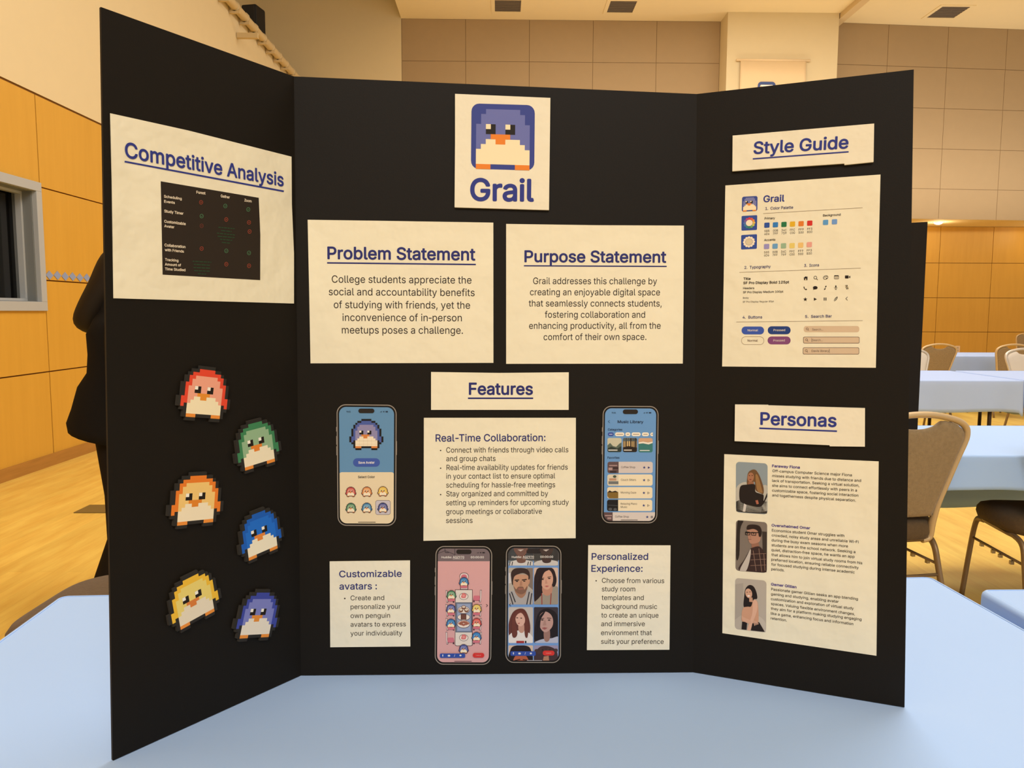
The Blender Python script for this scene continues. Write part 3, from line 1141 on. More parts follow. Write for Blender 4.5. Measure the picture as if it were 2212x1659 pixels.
class Sheet:
    """a flat printed piece fixed to one panel of the board; its parts are drawn on the panel's plane, layer over layer.
    (ox, oy, s) is the origin and scale of the measuring grid."""

    def __init__(self, name, panel, grid, base, label, cat, group=None):
        self.panel, self.grid, self.base = panel, grid, base
        self.o, self.n = PANELS[panel]
        self.root = None
        self.name, self.label, self.cat, self.group = name, label, cat, group
        self.warp = None
        self.clip = None
        self.b = MB()
        self.soft = False
        self.mask = None

    def P(self, x, y, h):
        if self.warp:
            x, y = self.warp(x, y)
        ox, oy, s = self.grid
        return hit((ox + x * s, oy + y * s), self.o, self.n) + self.n * h

    def start(self, cx, cy):
        p = self.P(cx, cy, 0)
        self.root = empty(self.name, p, 0, self.label, self.cat, self.group)

    def lay(self, k):
        return self.base + LAY * k

    def poly(self, pts, m, k=1):
        if self.soft and 5 <= len(pts) <= 18:      # hand drawn outline: round it off
            n = len(pts)
            out = []
            for i in range(n):
                p0, p1, p2, p3 = (Vector(pts[(i + j) % n]) for j in (-1, 0, 1, 2))
                for u in (0, 0.25, 0.5, 0.75):
                    v = 0.5 * (2 * p1 + (p2 - p0) * u + (2 * p0 - 5 * p1 + 4 * p2 - p3) * u * u + (3 * p1 - p0 - 3 * p2 + p3) * u ** 3)
                    out.append((v.x, v.y))
            pts = out
        if self.clip:
            pts = clip_poly(pts, self.clip)
        if self.mask and len(pts) >= 3:
            pts = clip_convex(pts, self.mask)
        if len(pts) >= 3:
            q = [self.P(x, y, self.lay(k)) - self.root.location for x, y in pts]
            a = sum((pts[i - 1][0] * pts[i][1] - pts[i][0] * pts[i - 1][1]) for i in range(len(pts)))
            self.b.face(q if a < 0 else q[::-1], m)
        return self

    def rect(self, x0, y0, x1, y1, m, k=1):
        return self.poly([(x0, y0), (x1, y0), (x1, y1), (x0, y1)], m, k)

    def rr(self, x0, y0, x1, y1, r, m, k=1):
        return self.poly(rrp(x0, y0, x1, y1, r), m, k)

    def ring(self, outer, inner, m, k=1):
        n = len(outer)
        for i in range(n):
            j = (i + 1) % n
            self.poly([outer[i], outer[j], inner[j], inner[i]], m, k)
        return self

    def line(self, x0, y0, x1, y1, th, m, k=1):
        dx, dy = x1 - x0, y1 - y0
        l = math.hypot(dx, dy)
        nx, ny = -dy / l * th / 2, dx / l * th / 2
        return self.poly([(x0 + nx, y0 + ny), (x1 + nx, y1 + ny), (x1 - nx, y1 - ny), (x0 - nx, y0 - ny)], m, k)

    def slab(self, pts, m, top, bot=0.0003):
        """a sheet with thickness: the piece itself"""
        f = [self.P(x, y, top) - self.root.location for x, y in pts]
        g_ = [self.P(x, y, bot) - self.root.location for x, y in pts]
        a = sum((pts[i - 1][0] * pts[i][1] - pts[i][0] * pts[i - 1][1]) for i in range(len(pts)))
        if a > 0:
            f, g_ = f[::-1], g_[::-1]
        n = len(f)
        self.b.add(f + g_, [tuple(range(n)), tuple(reversed(range(n, 2 * n)))] + [(i, n + i, n + (i + 1) % n, (i + 1) % n) for i in range(n)], m)
        return self

    def text(self, s, x0, y0, x1, y1, cap, m, k=2, bold=0.0):
        vs, fs = glyphs(s, 0.0)
        a0, a1 = min(v[0] for v in vs), max(v[0] for v in vs)
        A, B = self.P(x0, y0, self.lay(k)), self.P(x1, y1, self.lay(k))
        d = (B - A)
        L = d.length
        d.normalize()
        bw = bold * CAPU * 1.05                      # stroke weight: copies of the glyphs shifted round a small circle
        shifts = [(0.0, 0.0)] if bold <= 0 else [(bw * math.cos(a * math.pi / 4), bw * math.sin(a * math.pi / 4)) for a in range(8)]
        u = self.n.cross(d)
        hm = (self.P(x0, y0 - cap, self.lay(k)) - A).length / CAPU
        sx = L / (a1 - a0 + 2 * bw)
        A = A - self.root.location
        for i_, (qx, qy) in enumerate(shifts):
            A_ = A + self.n * (1.5e-5 * i_)
            self.b.add([A_ + d * ((x - a0 + bw + qx) * sx) + u * ((y + qy) * hm) for x, y in vs], fs, m)
        return self

    def part(self, name, parent=None):
        o = self.b.build(name, parent or self.root)
        if parent is not None:
            o.location = Vector((0, 0, 0))
        self.b = MB()
        return o


paper = mat('white_printer_paper', (0.825, 0.785, 0.605), 0.75, 0.12, bump=0.5, bscale=9.0, bdist=0.022, var=0.012, vscale=14)
card = mat('white_card', (0.825, 0.785, 0.625), 0.75, 0.12, bump=0.4, bscale=12.0, bdist=0.018, var=0.012, vscale=14)
navy = ink(44, 46, 106)
royal = ink(48, 56, 128)
black_t = ink(38, 26, 22)
violet = ink(70, 52, 130)

# ---- Problem Statement
GA = (640, 460, 440 / 2147)
s = Sheet('paper_sign', 'C', GA, 0.0012, 'white paper sheet titled Problem Statement', 'paper sign', 'paper sheets on the display board')
s.start(1100, 820)
s.slab([(122, 73), (900, 84), (2077, 103), (2078, 1580), (152, 1585), (138, 830)], paper, 0.0012).part('paper')
s.text('Problem Statement', 330, 484, 1888, 499, 125, navy, 2, .034).line(327, 527, 1893, 544, 15, navy, 2).part('heading')
for t, x0, y0, x1, y1 in (('College students appreciate the', 377, 735, 1847, 745), ('social and accountability benefits', 345, 867, 1880, 877), ('of studying with friends, yet the', 398, 1003, 1832, 1010),
                          ('inconvenience of in-person', 490, 1138, 1745, 1142), ('meetups poses a challenge.', 483, 1270, 1757, 1274)):
    s.text(t, x0, y0, x1, y1, 76, black_t)
s.part('body_text')

# ---- Purpose Statement
s = Sheet('paper_sign', 'C', (1080, 470, 420 / 2111), 0.0012, 'white paper sheet titled Purpose Statement', 'paper sign', 'paper sheets on the display board')
s.start(1030, 820)
s.slab([(67, 70), (1050, 84), (1995, 88), (1992, 820), (1983, 1585), (67, 1588)], paper, 0.0012).part('paper')
s.text('Purpose Statement', 265, 482, 1803, 488, 122, navy, 2, .034).line(260, 524, 1808, 531, 13, navy, 2).part('heading')
for t, x0, y0, x1, y1 in (('Grail addresses this challenge by', 360, 722, 1703, 725), ('creating an enjoyable digital space', 326, 843, 1735, 845), ('that seamlessly connects students,', 312, 965, 1753, 966),
                          ('fostering collaboration and', 486, 1087, 1573, 1088), ('enhancing productivity, all from the', 316, 1208, 1742, 1207), ('comfort of their own space.', 473, 1330, 1587, 1328)):
    s.text(t, x0, y0, x1, y1, 70, black_t)
s.part('body_text')


def icon_art(s, f, k, hood, lite, belly, beak, feet, dark):
    """the square pixel bird emblem: f maps its 13 x 13 grid onto the sheet"""
    def cells(x0, y0, x1, y1, m, kk):
        s.poly([f(x0, y0), f(x1, y0), f(x1, y1), f(x0, y1)], m, kk)
    s.poly([f(x, y) for x, y in rrp(0, -0.05, 13, 13, 1.6)], hood, k)
    cells(3, 1, 10, 2, lite, k + 1), cells(2, 2, 11, 4, lite, k + 1), cells(1, 4, 12, 9, lite, k + 1)
    cells(3, 7, 10, 8, belly, k + 2), cells(2, 8, 11, 9, belly, k + 2), cells(1, 9, 12, 12, belly, k + 2)
    cells(4, 6, 8, 7, beak, k + 3), cells(5, 7, 7, 8, beak, k + 3)
    cells(1, 12, 4, 13, feet, k + 2), cells(9, 12, 12, 13, feet, k + 2)
    for x in (3, 7):
        cells(x, 4, x + 2, 6, dark, k + 2)
        cells(x, 4, x + 1, 5, belly, k + 3)


def aff(src, dst):
    A = np.array([[x, y, 1] for x, y in src], float)
    c = np.linalg.lstsq(A, np.array(dst, float), rcond=None)[0]
    return lambda x, y: (c[0][0] * x + c[1][0] * y + c[2][0], c[0][1] * x + c[1][1] * y + c[2][1])


i_hood, i_lite, i_belly, i_beak, i_dark = ink(58, 68, 135), ink(105, 110, 165), ink(242, 222, 178), ink(228, 128, 42), ink(34, 28, 22)
s = Sheet('logo_card', 'C', (960, 190, 250 / 1481), 0.005, 'white card with square blue pixel bird emblem over the word Grail', 'paper sign', 'paper sheets on the display board')
s.start(740, 820)
s.slab([(138, 88), (1353, 140), (1344, 860), (1335, 1568), (132, 1533), (138, 700)], card, 0.005).part('paper')
f = aff([(1, 4), (3, 1), (10, 1), (12, 4), (1, 12), (12, 12), (4, 13), (9, 13)], [(407, 467), (533, 283), (970, 297), (1090, 490), (403, 983), (1085, 1000), (590, 1050), (900, 1058)])
icon_art(s, f, 1, i_hood, i_lite, i_belly, i_beak, i_beak, i_dark)
s.part('emblem')
s.text('Grail', 330, 1443, 1143, 1454, 272, royal, 2, .038).part('heading')

# ---- Features
GD = (900, 790, 360 / 1531)
s = Sheet('paper_sign', 'C', GD, 0.0012, 'white paper strip titled Features', 'paper sign', 'paper sheets on the display board')
s.start(760, 230)
s.slab([(133, 57), (760, 66), (1397, 60), (1396, 405), (133, 405)], paper, 0.0012).part('paper')
s.text('Features', 480, 263, 1068, 264, 105, navy, 2, .036).line(472, 298, 1070, 298, 14, navy, 2).part('heading')

s = Sheet('paper_sign', 'C', GD, 0.0012, 'white paper sheet titled Real-Time Collaboration', 'paper sign', 'paper sheets on the display board')
s.start(760, 1040)
s.slab([(67, 478), (1462, 478), (1460, 1583), (800, 1590), (63, 1607), (66, 1000)], paper, 0.0012).part('paper')
s.text('Real-Time Collaboration:', 175, 695, 1183, 690, 65, navy, 2, .016).part('heading')
for x, y in ((221, 777), (221, 940), (221, 1182)):
    s.poly(elp(x, y, 6, 6), black_t, 2)
for t, x0, y0, x1, y1 in (('Connect with friends through video calls', 273, 797, 1393, 793), ('and group chats', 273, 876, 725, 874), ('Real-time availability updates for friends', 275, 957, 1387, 953),
                          ('in your contact list to ensure optimal', 273, 1037, 1272, 1033), ('scheduling for hassle-free meetings', 272, 1118, 1272, 1114), ('Stay organized and committed by', 273, 1198, 1207, 1195),
                          ('setting up reminders for upcoming study', 271, 1280, 1397, 1275), ('group meetings or collaborative', 272, 1362, 1150, 1358), ('sessions', 271, 1443, 514, 1442)):
    s.text(t, x0, y0, x1, y1, 48, black_t)
s.part('body_text')

# ---- Customizable avatars
s = Sheet('paper_sign', 'C', (700, 1190, 200 / 1508), 0.0018, 'small white paper sheet titled Customizable avatars', 'paper sign', 'paper sheets on the display board')
s.start(750, 860)
s.slab([(95, 167), (1402, 152), (1400, 900), (1407, 1550), (105, 1562)], card, 0.0018).part('paper')
s.text('Customizable', 252, 422, 1268, 413, 105, navy, 2, .016).text('avatars :', 255, 622, 865, 616, 105, navy, 2, .016).part('heading')
s.poly(elp(342, 768, 12, 12), black_t, 2)
for t, x0, y0, x1, y1 in (('Create and', 437, 797, 983, 792), ('personalize your', 437, 940, 1250, 933), ('own penguin', 437, 1085, 1078, 1080), ('avatars to express', 437, 1227, 1335, 1220), ('your individuality', 435, 1372, 1275, 1365)):
    s.text(t, x0, y0, x1, y1, 76, black_t)
s.part('body_text')

# ---- Personalized Experience
s = Sheet('paper_sign', 'C', (1250, 1160, 220 / 1404), 0.0018, 'small white paper sheet titled Personalized Experience', 'paper sign', 'paper sheets on the display board')
s.start(690, 830)
s.slab([(130, 110), (1263, 113), (1256, 800), (1248, 1548), (112, 1553)], card, 0.0018).part('paper')
s.text('Personalized', 176, 307, 953, 308, 90, navy, 2, .016).text('Experience:', 172, 472, 877, 472, 90, navy, 2, .016).part('heading')
s.poly(elp(239, 598, 9, 9), black_t, 2)
for t, x0, y0, x1, y1 in (('Choose from various', 318, 625, 1175, 630), ('study room', 317, 743, 775, 743), ('templates and', 315, 862, 893, 862), ('background music', 313, 983, 1077, 985),
                          ('to create an unique', 310, 1103, 1096, 1105), ('and immersive', 308, 1222, 908, 1222), ('environment that', 306, 1345, 1003, 1345), ('suits your preference', 306, 1465, 1167, 1467)):
    s.text(t, x0, y0, x1, y1, 66, black_t)
s.part('body_text')

# ---- Competitive Analysis with its table
s = Sheet('paper_sign', 'L', (220, 230, 440 / 1659), 0.0015, 'white paper sheet titled Competitive Analysis with a black comparison table', 'paper sign', 'paper sheets on the display board')
s.start(800, 850)
s.slab([(65, 57), (700, 197), (1540, 410), (1543, 800), (1560, 1200), (1560, 1605), (92, 1562), (78, 600)], paper, 0.0015).part('paper')
s.text('Competitive Analysis', 183, 414, 1475, 652, 122, royal, 3, .032).line(180, 450, 1476, 692, 14, royal, 2).part('heading')
s.grid = (340, 380, 240 / 1659)
tb, tw_, red_r, grn, grd = ink(44, 35, 26), ink(240, 222, 190), ink(150, 65, 45), ink(75, 120, 80), ink(40, 66, 40)
s.poly([(40, 82), (1503, 328), (1527, 880), (1525, 1557), (68, 1475)], tb, 1)
tbl = s.part('comparison_table')
s.warp = None
for t, x0, y0, x1, y1, c in (('Forest', 573, 264, 708, 280, 40), ('Gather', 935, 320, 1070, 341, 40), ('Zoom', 1288, 382, 1395, 398, 38), ('Scheduling', 88, 325, 352, 360, 38), ('Events', 90, 400, 250, 420, 38),
                             ('Study Timer', 92, 545, 378, 582, 40), ('Customizable', 92, 698, 412, 737, 40), ('Avatar', 92, 766, 242, 785, 38), ('Collaboration', 97, 1052, 408, 1080, 40), ('with Friends', 100, 1122, 385, 1147, 38),
                             ('Tracking', 103, 1268, 303, 1283, 38), ('Amount of', 102, 1338, 343, 1352, 38), ('Time Studied', 103, 1408, 408, 1424, 38)):
    s.text(t, x0, y0, x1, y1, c, tw_, 2, .03)
s.part('table_lettering', tbl)
for x, y, m in ((641, 396, red_r), (1003, 451, grn), (1346, 503, grn), (650, 602, grn), (1017, 652, red_r), (1357, 696, red_r), (650, 747, ink(105, 50, 38)), (1366, 832, red_r), (650, 1086, red_r), (1018, 1120, grn), (1357, 1151, grn), (1018, 1319, red_r), (1358, 1343, red_r)):
    s.ring(elp(x, y, 28, 32), elp(x, y, 21, 25), m, 2)
    if m is grn:
        s.line(x - 10, y + 2, x - 2, y + 11, 5, m, 2).line(x - 3, y + 11, x + 11, y - 9, 5, m, 2)
    else:
        s.line(x - 9, y - 9, x + 9, y + 9, 5, m, 2).line(x - 9, y + 9, x + 9, y - 9, 5, m, 2)
    s.part('tick_mark' if m is grn else 'cross_mark', tbl)
rnd = random.Random(4)
for rows in ([(900, 1142, 768, 790), (940, 1100, 816, 832), (878, 1155, 855, 885), (890, 1140, 902, 922), (925, 1105, 946, 964), (952, 1072, 994, 1006)],
             [(515, 795, 1275, 1290), (533, 775, 1322, 1336), (527, 780, 1368, 1380), (537, 770, 1414, 1424), (593, 717, 1460, 1468)]):
    for x0, x1, y0, y1 in rows:
        x = x0
        while x < x1 - 8:
            wd = min(rnd.uniform(26, 70), x1 - x)
            fa, fb = (x - x0) / (x1 - x0), (x + wd - x0) / (x1 - x0)
            s.line(x, y0 + (y1 - y0) * fa, x + wd, y0 + (y1 - y0) * fb, 15, grd, 2)
            x += wd + 9
s.part('table_notes', tbl)

# ---- Style Guide heading strip
s = Sheet('paper_sign', 'R', (1480, 0, 732 / 2212), 0.005, 'white paper strip titled Style Guide', 'paper sign', 'paper sheets on the display board')
s.start(770, 965)
s.slab([(312, 890), (1232, 812), (1228, 1061), (1040, 1080), (1037, 1071), (497, 1107), (310, 1121)], card, 0.005).part('paper')
s.text('Style Guide', 447, 1009, 1064, 972, 76, royal, 2, .034).line(443, 1042, 1066, 996, 9, royal, 2).part('heading')

# ---- Personas heading strip
s = Sheet('paper_sign', 'R', (1570, 860, 320 / 2212), 0.005, 'white paper strip titled Personas', 'paper sign', 'paper sheets on the display board')
s.start(1090, 400)
s.slab([(127, 92), (618, 97), (622, 105), (2060, 146), (2058, 718), (1535, 712), (1533, 696), (120, 636)], card, 0.005).part('paper')
s.text('Personas', 503, 387, 1637, 421, 178, royal, 2, .036).line(488, 443, 1643, 487, 23, royal, 2).part('heading')

# ---- the style guide sheet
GK = (1550, 370, 360 / 2212)
s = Sheet('paper_sign', 'R', GK, 0.0012, 'white paper sheet with colour swatches, icons, buttons and search bars', 'paper sign', 'paper sheets on the display board')
s.start(1100, 1300)
OY2 = 190 / GK[2]
s.slab([(105, 190), (2162, 45), (2130, 1300), (2100, 1440 + OY2), (62, 1423 + OY2), (85, 1300)], paper, 0.0012).part('paper')


def quad(c4):
    return hom([(0, 0), (1, 0), (1, 1), (0, 1)], c4)


q = quad([(327, 341), (532, 330), (529, 527), (323, 538)])
icon_art(s, lambda x, y: q(x / 13, y / 13), 1, ink(56, 72, 140), ink(120, 122, 165), i_belly, i_beak, i_beak, i_dark)
s.part('emblem')
blue_i = ink(52, 76, 148)
for c4, kind in (([(320, 595), (528, 583), (524, 780), (318, 790)], 0), ([(315, 848), (525, 836), (522, 1030), (313, 1040)], 1)):
    q = quad(c4)
    s.poly([q(x, y) for x, y in rrp(0, 0, 1, 1, 0.07)], blue_i, 1)
    wheel = [(205, 60, 70), (215, 90, 60), (225, 140, 60), (230, 185, 80), (190, 190, 90), (110, 160, 90), (60, 130, 100), (60, 130, 130), (70, 120, 160), (85, 110, 170), (120, 90, 150), (180, 70, 110)]
    for k in range(12):
        a = R(-90 + 30 * k)
        s.poly([q(x, y) for x, y in elp(0.5 + 0.30 * math.cos(a), 0.5 + 0.30 * math.sin(a), 0.085, 0.085, n=12)], ink(*wheel[k]) if kind == 0 else ink(240, 222, 190), 2)
    s.poly([q(x, y) for x, y in elp(0.5, 0.5, 0.215, 0.215)], ink(240, 222, 190) if kind == 0 else ink(214, 196, 158), 3)
    s.part('app_icon')
s.text('Grail', 608, 411, 888, 400, 84, royal, 2, .034).part('heading')
grey_t = ink(120, 100, 75)
for t, x0, y0, x1, y1 in (('1.  Color Palette', 635, 514, 1003, 497), ('2.  Typography', 358, 1296, 706, 1281), ('3.  Icons', 1150, 1270, 1348, 1262)):
    s.text(t, x0, y0, x1, y1, 36, navy, 2, .016)
s.line(607, 562, 1925, 486, 4, grey_t, 2).line(292, 1342, 1900, 1287, 4, grey_t, 2)
for t, x0, y0, x1, y1 in (('4.  Buttons', 333, 788 + OY2, 593, 785 + OY2), ('5.  Search Bar', 1163, 779 + OY2, 1517, 772 + OY2)):
    s.text(t, x0, y0, x1, y1, 36, navy, 2, .016)
s.line(250, 833 + OY2, 1925, 815 + OY2, 4, grey_t, 2)
s.part('section_titles')
for t, x0, y0, x1, y1 in (('Primary', 625, 642, 762, 636), ('Accents', 620, 928, 768, 921), ('Background', 1400, 602, 1633, 589)):
    s.text(t, x0, y0, x1, y1, 28, black_t, 2, .02)
codes = (('585', '6D6'), ('00B', '7FF'), ('34C', '759'), ('FFC', 'C00'), ('FF9', '500'), ('FF3', 'B30'))
for row, xs, ys_ in ((0, (656, 769, 882, 995, 1109, 1224), (717, 712, 707, 702, 697, 690)), (1, (652, 764, 876, 990, 1104, 1218), (1000, 996, 991, 988, 982, 975))):
    for (a, c), x, y in zip(codes, xs, ys_):
        s.text(a, x - 33, y + 91, x + 33, y + 88, 28, black_t, 2).text(c, x - 33, y + 131, x + 33, y + 128, 28, black_t, 2)
s.part('palette_lettering')
sw = [(656, 717, (48, 80, 150)), (769, 712, (52, 120, 180)), (882, 707, (38, 112, 66)), (995, 702, (222, 172, 36)), (1109, 697, (222, 122, 42)), (1224, 690, (205, 48, 38)),
      (1434, 680, (92, 150, 195)), (1552, 672, (112, 150, 198)),
      (652, 1000, (150, 142, 188)), (764, 996, (106, 156, 192)), (876, 991, (150, 176, 140)), (990, 988, (226, 198, 105)), (1104, 982, (230, 188, 112)), (1218, 975, (226, 158, 138))]
for x, y, c in sw:
    q = quad([(x - 34, y - 32), (x + 36, y - 36), (x + 34, y + 32), (x - 36, y + 35)])
    s.poly([q(a, c_) for a, c_ in rrp(0, 0, 1, 1, 0.16)], ink(*c), 2)
    s.part('colour_swatch')
s.grid = (1550, 560, 360 / 2212)
for t, x0, y0, x1, y1, c, bo in (('Title', 345, 276, 440, 273, 31, .036), ('SF Pro Display Bold 125pt', 343, 331, 950, 319, 32, .036), ('Headers', 340, 397, 488, 396, 26, .016), ('SF Pro Display Medium 100pt', 340, 452, 872, 442, 26, .016),
                                 ('Body', 338, 524, 414, 523, 22, 0), ('SF Pro Display Regular 85pt', 336, 577, 748, 570, 22, 0)):
    s.text(t, x0, y0, x1, y1, c, black_t, 2, bo)
s.part('type_samples')
ic = ink(36, 26, 20)
pb = ink(226, 205, 160)
r1, r2, r3 = [(1170, 252), (1302, 250), (1435, 243), (1578, 238), (1727, 236)], [(1165, 385), (1297, 382), (1430, 380), (1570, 375), (1717, 370)], [(1165, 533), (1297, 531), (1427, 529), (1570, 527), (1712, 524)]
x, y = r1[0]
s.poly([(x - 30, y), (x, y - 26), (x + 30, y), (x + 22, y), (x + 22, y + 26), (x - 22, y + 26), (x - 22, y)], ic, 2).rect(x - 7, y + 6, x + 7, y + 26, pb, 3).rect(x + 14, y - 24, x + 22, y - 8, ic, 2).part('icon')
x, y = r1[1]
s.ring(elp(x - 4, y - 6, 22, 22), elp(x - 4, y - 6, 16, 16), ic, 2).line(x + 10, y + 8, x + 28, y + 26, 7, ic, 2).part('icon')
x, y = r1[2]
s.ring(elp(x, y, 34, 26, -20), elp(x, y, 28, 20, -20), ic, 2)
for k in range(4):
    s.poly(elp(x - 16 + k * 10, y - 4 - k * 3, 4, 4), ic, 2)
s.poly(elp(x + 12, y + 10, 7, 6), ic, 2).part('icon')
x, y = r1[3]
s.ring(rrp(x - 30, y - 24, x + 30, y + 25, 6), rrp(x - 25, y - 19, x + 25, y + 20, 3), ic, 2).rect(x - 26, y - 20, x + 26, y - 11, ic, 2)
for k in range(6):
    s.rect(x - 18 + (k % 3) * 14, y - 2 + (k // 3) * 11, x - 10 + (k % 3) * 14, y + 4 + (k // 3) * 11, grey_t, 2)
s.part('icon')
x, y = r1[4]
s.rr(x - 36, y - 20, x + 12, y + 20, 6, ic, 2).poly([(x + 18, y - 4), (x + 34, y - 18), (x + 34, y + 18), (x + 18, y + 4)], ic, 2).part('icon')
x, y = r2[0]
s.poly([(x - 24, y - 18), (x - 14, y - 22), (x - 7, y - 8), (x - 12, y - 1), (x + 3, y + 12), (x + 10, y + 6), (x + 24, y + 14), (x + 18, y + 24), (x + 4, y + 24), (x - 16, y + 8)], ic, 2).part('icon')
x, y = r2[1]
s.poly(elp(x, y - 3, 31, 22), ic, 2).poly([(x - 22, y + 8), (x - 28, y + 26), (x - 4, y + 16)], ic, 2).part('icon')
x, y = r2[2]
s.poly(elp(x - 8, y + 18, 10, 8, -20), ic, 2).line(x, y + 18, x + 2, y - 22, 6, ic, 2).poly([(x - 1, y - 24), (x + 17, y - 28), (x + 17, y - 14), (x - 1, y - 10)], ic, 2).part('icon')
for (x, y), mute in ((r2[3], 0), (r2[4], 1)):
    s.rr(x - 8, y - 28, x + 8, y + 6, 8, ic, 2)
    pts = [(x - 19, y - 4), (x - 16, y + 8), (x - 8, y + 15), (x + 8, y + 15), (x + 16, y + 8), (x + 19, y - 4)]
    for a, c in zip(pts, pts[1:]):
        s.line(*a, *c, 4, ic, 2)
    s.line(x, y + 14, x, y + 27, 4, ic, 2).line(x - 11, y + 27, x + 11, y + 27, 4, ic, 2)
    if mute:
        s.line(x - 20, y - 24, x + 24, y + 20, 9, pb, 3).line(x - 22, y - 26, x + 22, y + 24, 4, ic, 4)
    s.part('icon')
def star(s, x, y, r, m, k):
    s.poly([(x + (r if i % 2 == 0 else r * 0.42) * math.sin(i * math.pi / 5), y - (r if i % 2 == 0 else r * 0.42) * math.cos(i * math.pi / 5)) for i in range(10)], m, k)
star(s, *r3[0], 29, ic, 2)
s.part('icon')
x, y = r3[1]
s.poly([(x - 18, y - 20), (x + 22, y), (x - 18, y + 20)], ic, 2).part('icon')
x, y = r3[2]
s.rect(x - 17, y - 20, x - 6, y + 20, ic, 2).rect(x + 6, y - 20, x + 17, y + 20, ic, 2).part('icon')
x, y = r3[3]
s.ring(elp(x, y, 36, 13, -52), elp(x, y, 31, 8, -52), ic, 2).ring(elp(x + 2, y - 3, 24, 7, -52), elp(x + 2, y - 3, 20, 4, -52), ic, 3).part('icon')
x, y = r3[4]
s.line(x + 13, y - 24, x - 11, y + 1, 6, ic, 2).line(x - 12, y - 1, x + 13, y + 22, 6, ic, 2).part('icon')
for (x0, y0, x1, y1), c, t, tc_, tx in (((320, 893, 618, 998), (60, 86, 165), 'Normal', (228, 215, 195), (400, 957, 538, 956)), ((667, 890, 970, 996), (38, 62, 120), 'Pressed', (220, 208, 190), (743, 955, 898, 953)),
                                        ((317, 1027, 618, 1135), None, 'Normal', (120, 95, 75), (400, 1093, 535, 1092)), ((665, 1025, 970, 1130), (128, 72, 115), 'Pressed', (226, 200, 190), (740, 1092, 893, 1090))):
    if c:
        s.rr(x0, y0, x1, y1, 51, ink(*c), 1)
    else:
        s.ring(rrp(x0, y0, x1, y1, 52), rrp(x0 + 4, y0 + 4, x1 - 4, y1 - 4, 48), ink(110, 80, 50), 1)
    s.text(t, *tx, 28, ink(*tc_), 2, .014).part('button')
for (x0, y0, x1, y1), t, bd, tx in (((1145, 887, 1880, 968), 'Search...', 0, (1255, 946, 1402, 946)), ((1137, 1029, 1883, 1116), 'Search...', 1, (1256, 1087, 1395, 1087)), ((1133, 1171, 1878, 1262), 'Davis library', 1, (1247, 1230, 1478, 1230))):
    s.rr(x0, y0, x1, y1, 18 if bd else 30, ink(208, 182, 148), 1)
    if bd:
        s.ring(rrp(x0, y0, x1, y1, 18), rrp(x0 + 5, y0 + 5, x1 - 5, y1 - 5, 14), ink(82, 58, 62), 2)
    mg = ink(100, 78, 66)
    cx, cy = x0 + 45, (y0 + y1) / 2
    s.ring(elp(cx, cy - 4, 16, 16), elp(cx, cy - 4, 11, 11), mg, 2).line(cx + 10, cy + 7, cx + 22, cy + 19, 6, mg, 2)
    s.text(t, *tx, 28, ink(110, 92, 78) if t[0] == 'S' else ink(70, 58, 60), 2)
    if bd:
        xx = 1250 if t[0] == 'S' else 1484
        s.rect(xx - 2, cy - 26, xx + 2, cy + 26, ink(70, 58, 60), 2)
    s.part('search_bar')

# ---- the personas sheet
GM = (1550, 970, 360 / 2212)
ON = 220 / GM[2]
s = Sheet('paper_sign', 'R', GM, 0.0012, 'white paper sheet with three portrait photographs beside paragraphs', 'paper sign', 'paper sheets on the display board')
s.start(1100, 1350)
s.slab([(90, 67), (1100, 115), (2138, 163), (2128, 1000), (2108, 1388 + ON), (65, 1088 + ON), (78, 900)], paper, 0.0012).part('paper')
GROUPS = [
    ('Faraway Fiona', (725, 237, 1093, 257), [('Off-campus Computer Science major Fiona', 730, 303, 1782, 360), ('misses studying with friends due to distance and', 728, 368, 1903, 434), ('lack of transportation. Seeking a virtual solution,', 728, 432, 1880, 498),
     ('she aims to connect effortlessly with peers in a', 726, 497, 1850, 562), ('customizable space, fostering social interaction', 726, 561, 1868, 630), ('and togetherness despite physical separation.', 726, 625, 1835, 696)]),
    ('Overwhelmed Omar', (718, 1024, 1230, 1062), [('Economics student Omar struggles with', 722, 1091, 1682, 1164), ('crowded, noisy study areas and unreliable Wi-Fi', 720, 1156, 1872, 1247), ('during the busy exam seasons when more', 718, 1221, 1730, 1303),
     ('students are on the school network. Seeking a', 718, 1286, 1828, 1379), ('quiet, distraction-free space, he wants an app', 716, 1350, 1818, 1442), ('that allows him to join virtual study rooms from his', 716, 62 + ON, 1920, 174 + ON),
     ('preferred location, ensuring reliable connectivity', 714, 126 + ON, 1872, 236 + ON), ('for focused studying during intense academic', 714, 190 + ON, 1820, 297 + ON), ('periods.', 714, 252 + ON, 888, 269 + ON)]),
    ('Gamer Gillian', (710, 453 + ON, 1048, 493 + ON), [('Passionate gamer Gillian seeks an app blending', 712, 519 + ON, 1862, 650 + ON), ('gaming and studying, enabling avatar', 710, 583 + ON, 1608, 686 + ON), ('customization and exploration of virtual study', 710, 647 + ON, 1806, 776 + ON),
     ('spaces. Valuing flexible environment changes,', 710, 711 + ON, 1822, 850 + ON), ('they aim for a platform making studying engaging', 708, 775 + ON, 1910, 922 + ON), ('like a game, enhancing focus and information', 708, 840 + ON, 1800, 982 + ON), ('retention.', 706, 904 + ON, 920, 934 + ON)])]
for t, tp, lines in GROUPS:
    s.text(t, *tp, 33, violet, 2, .04)
    s.part('heading')
    for l in lines:
        s.text(*l, 34, black_t, 2, .006)
    s.part('paragraph')
Cc = lambda *c: ink(*c)
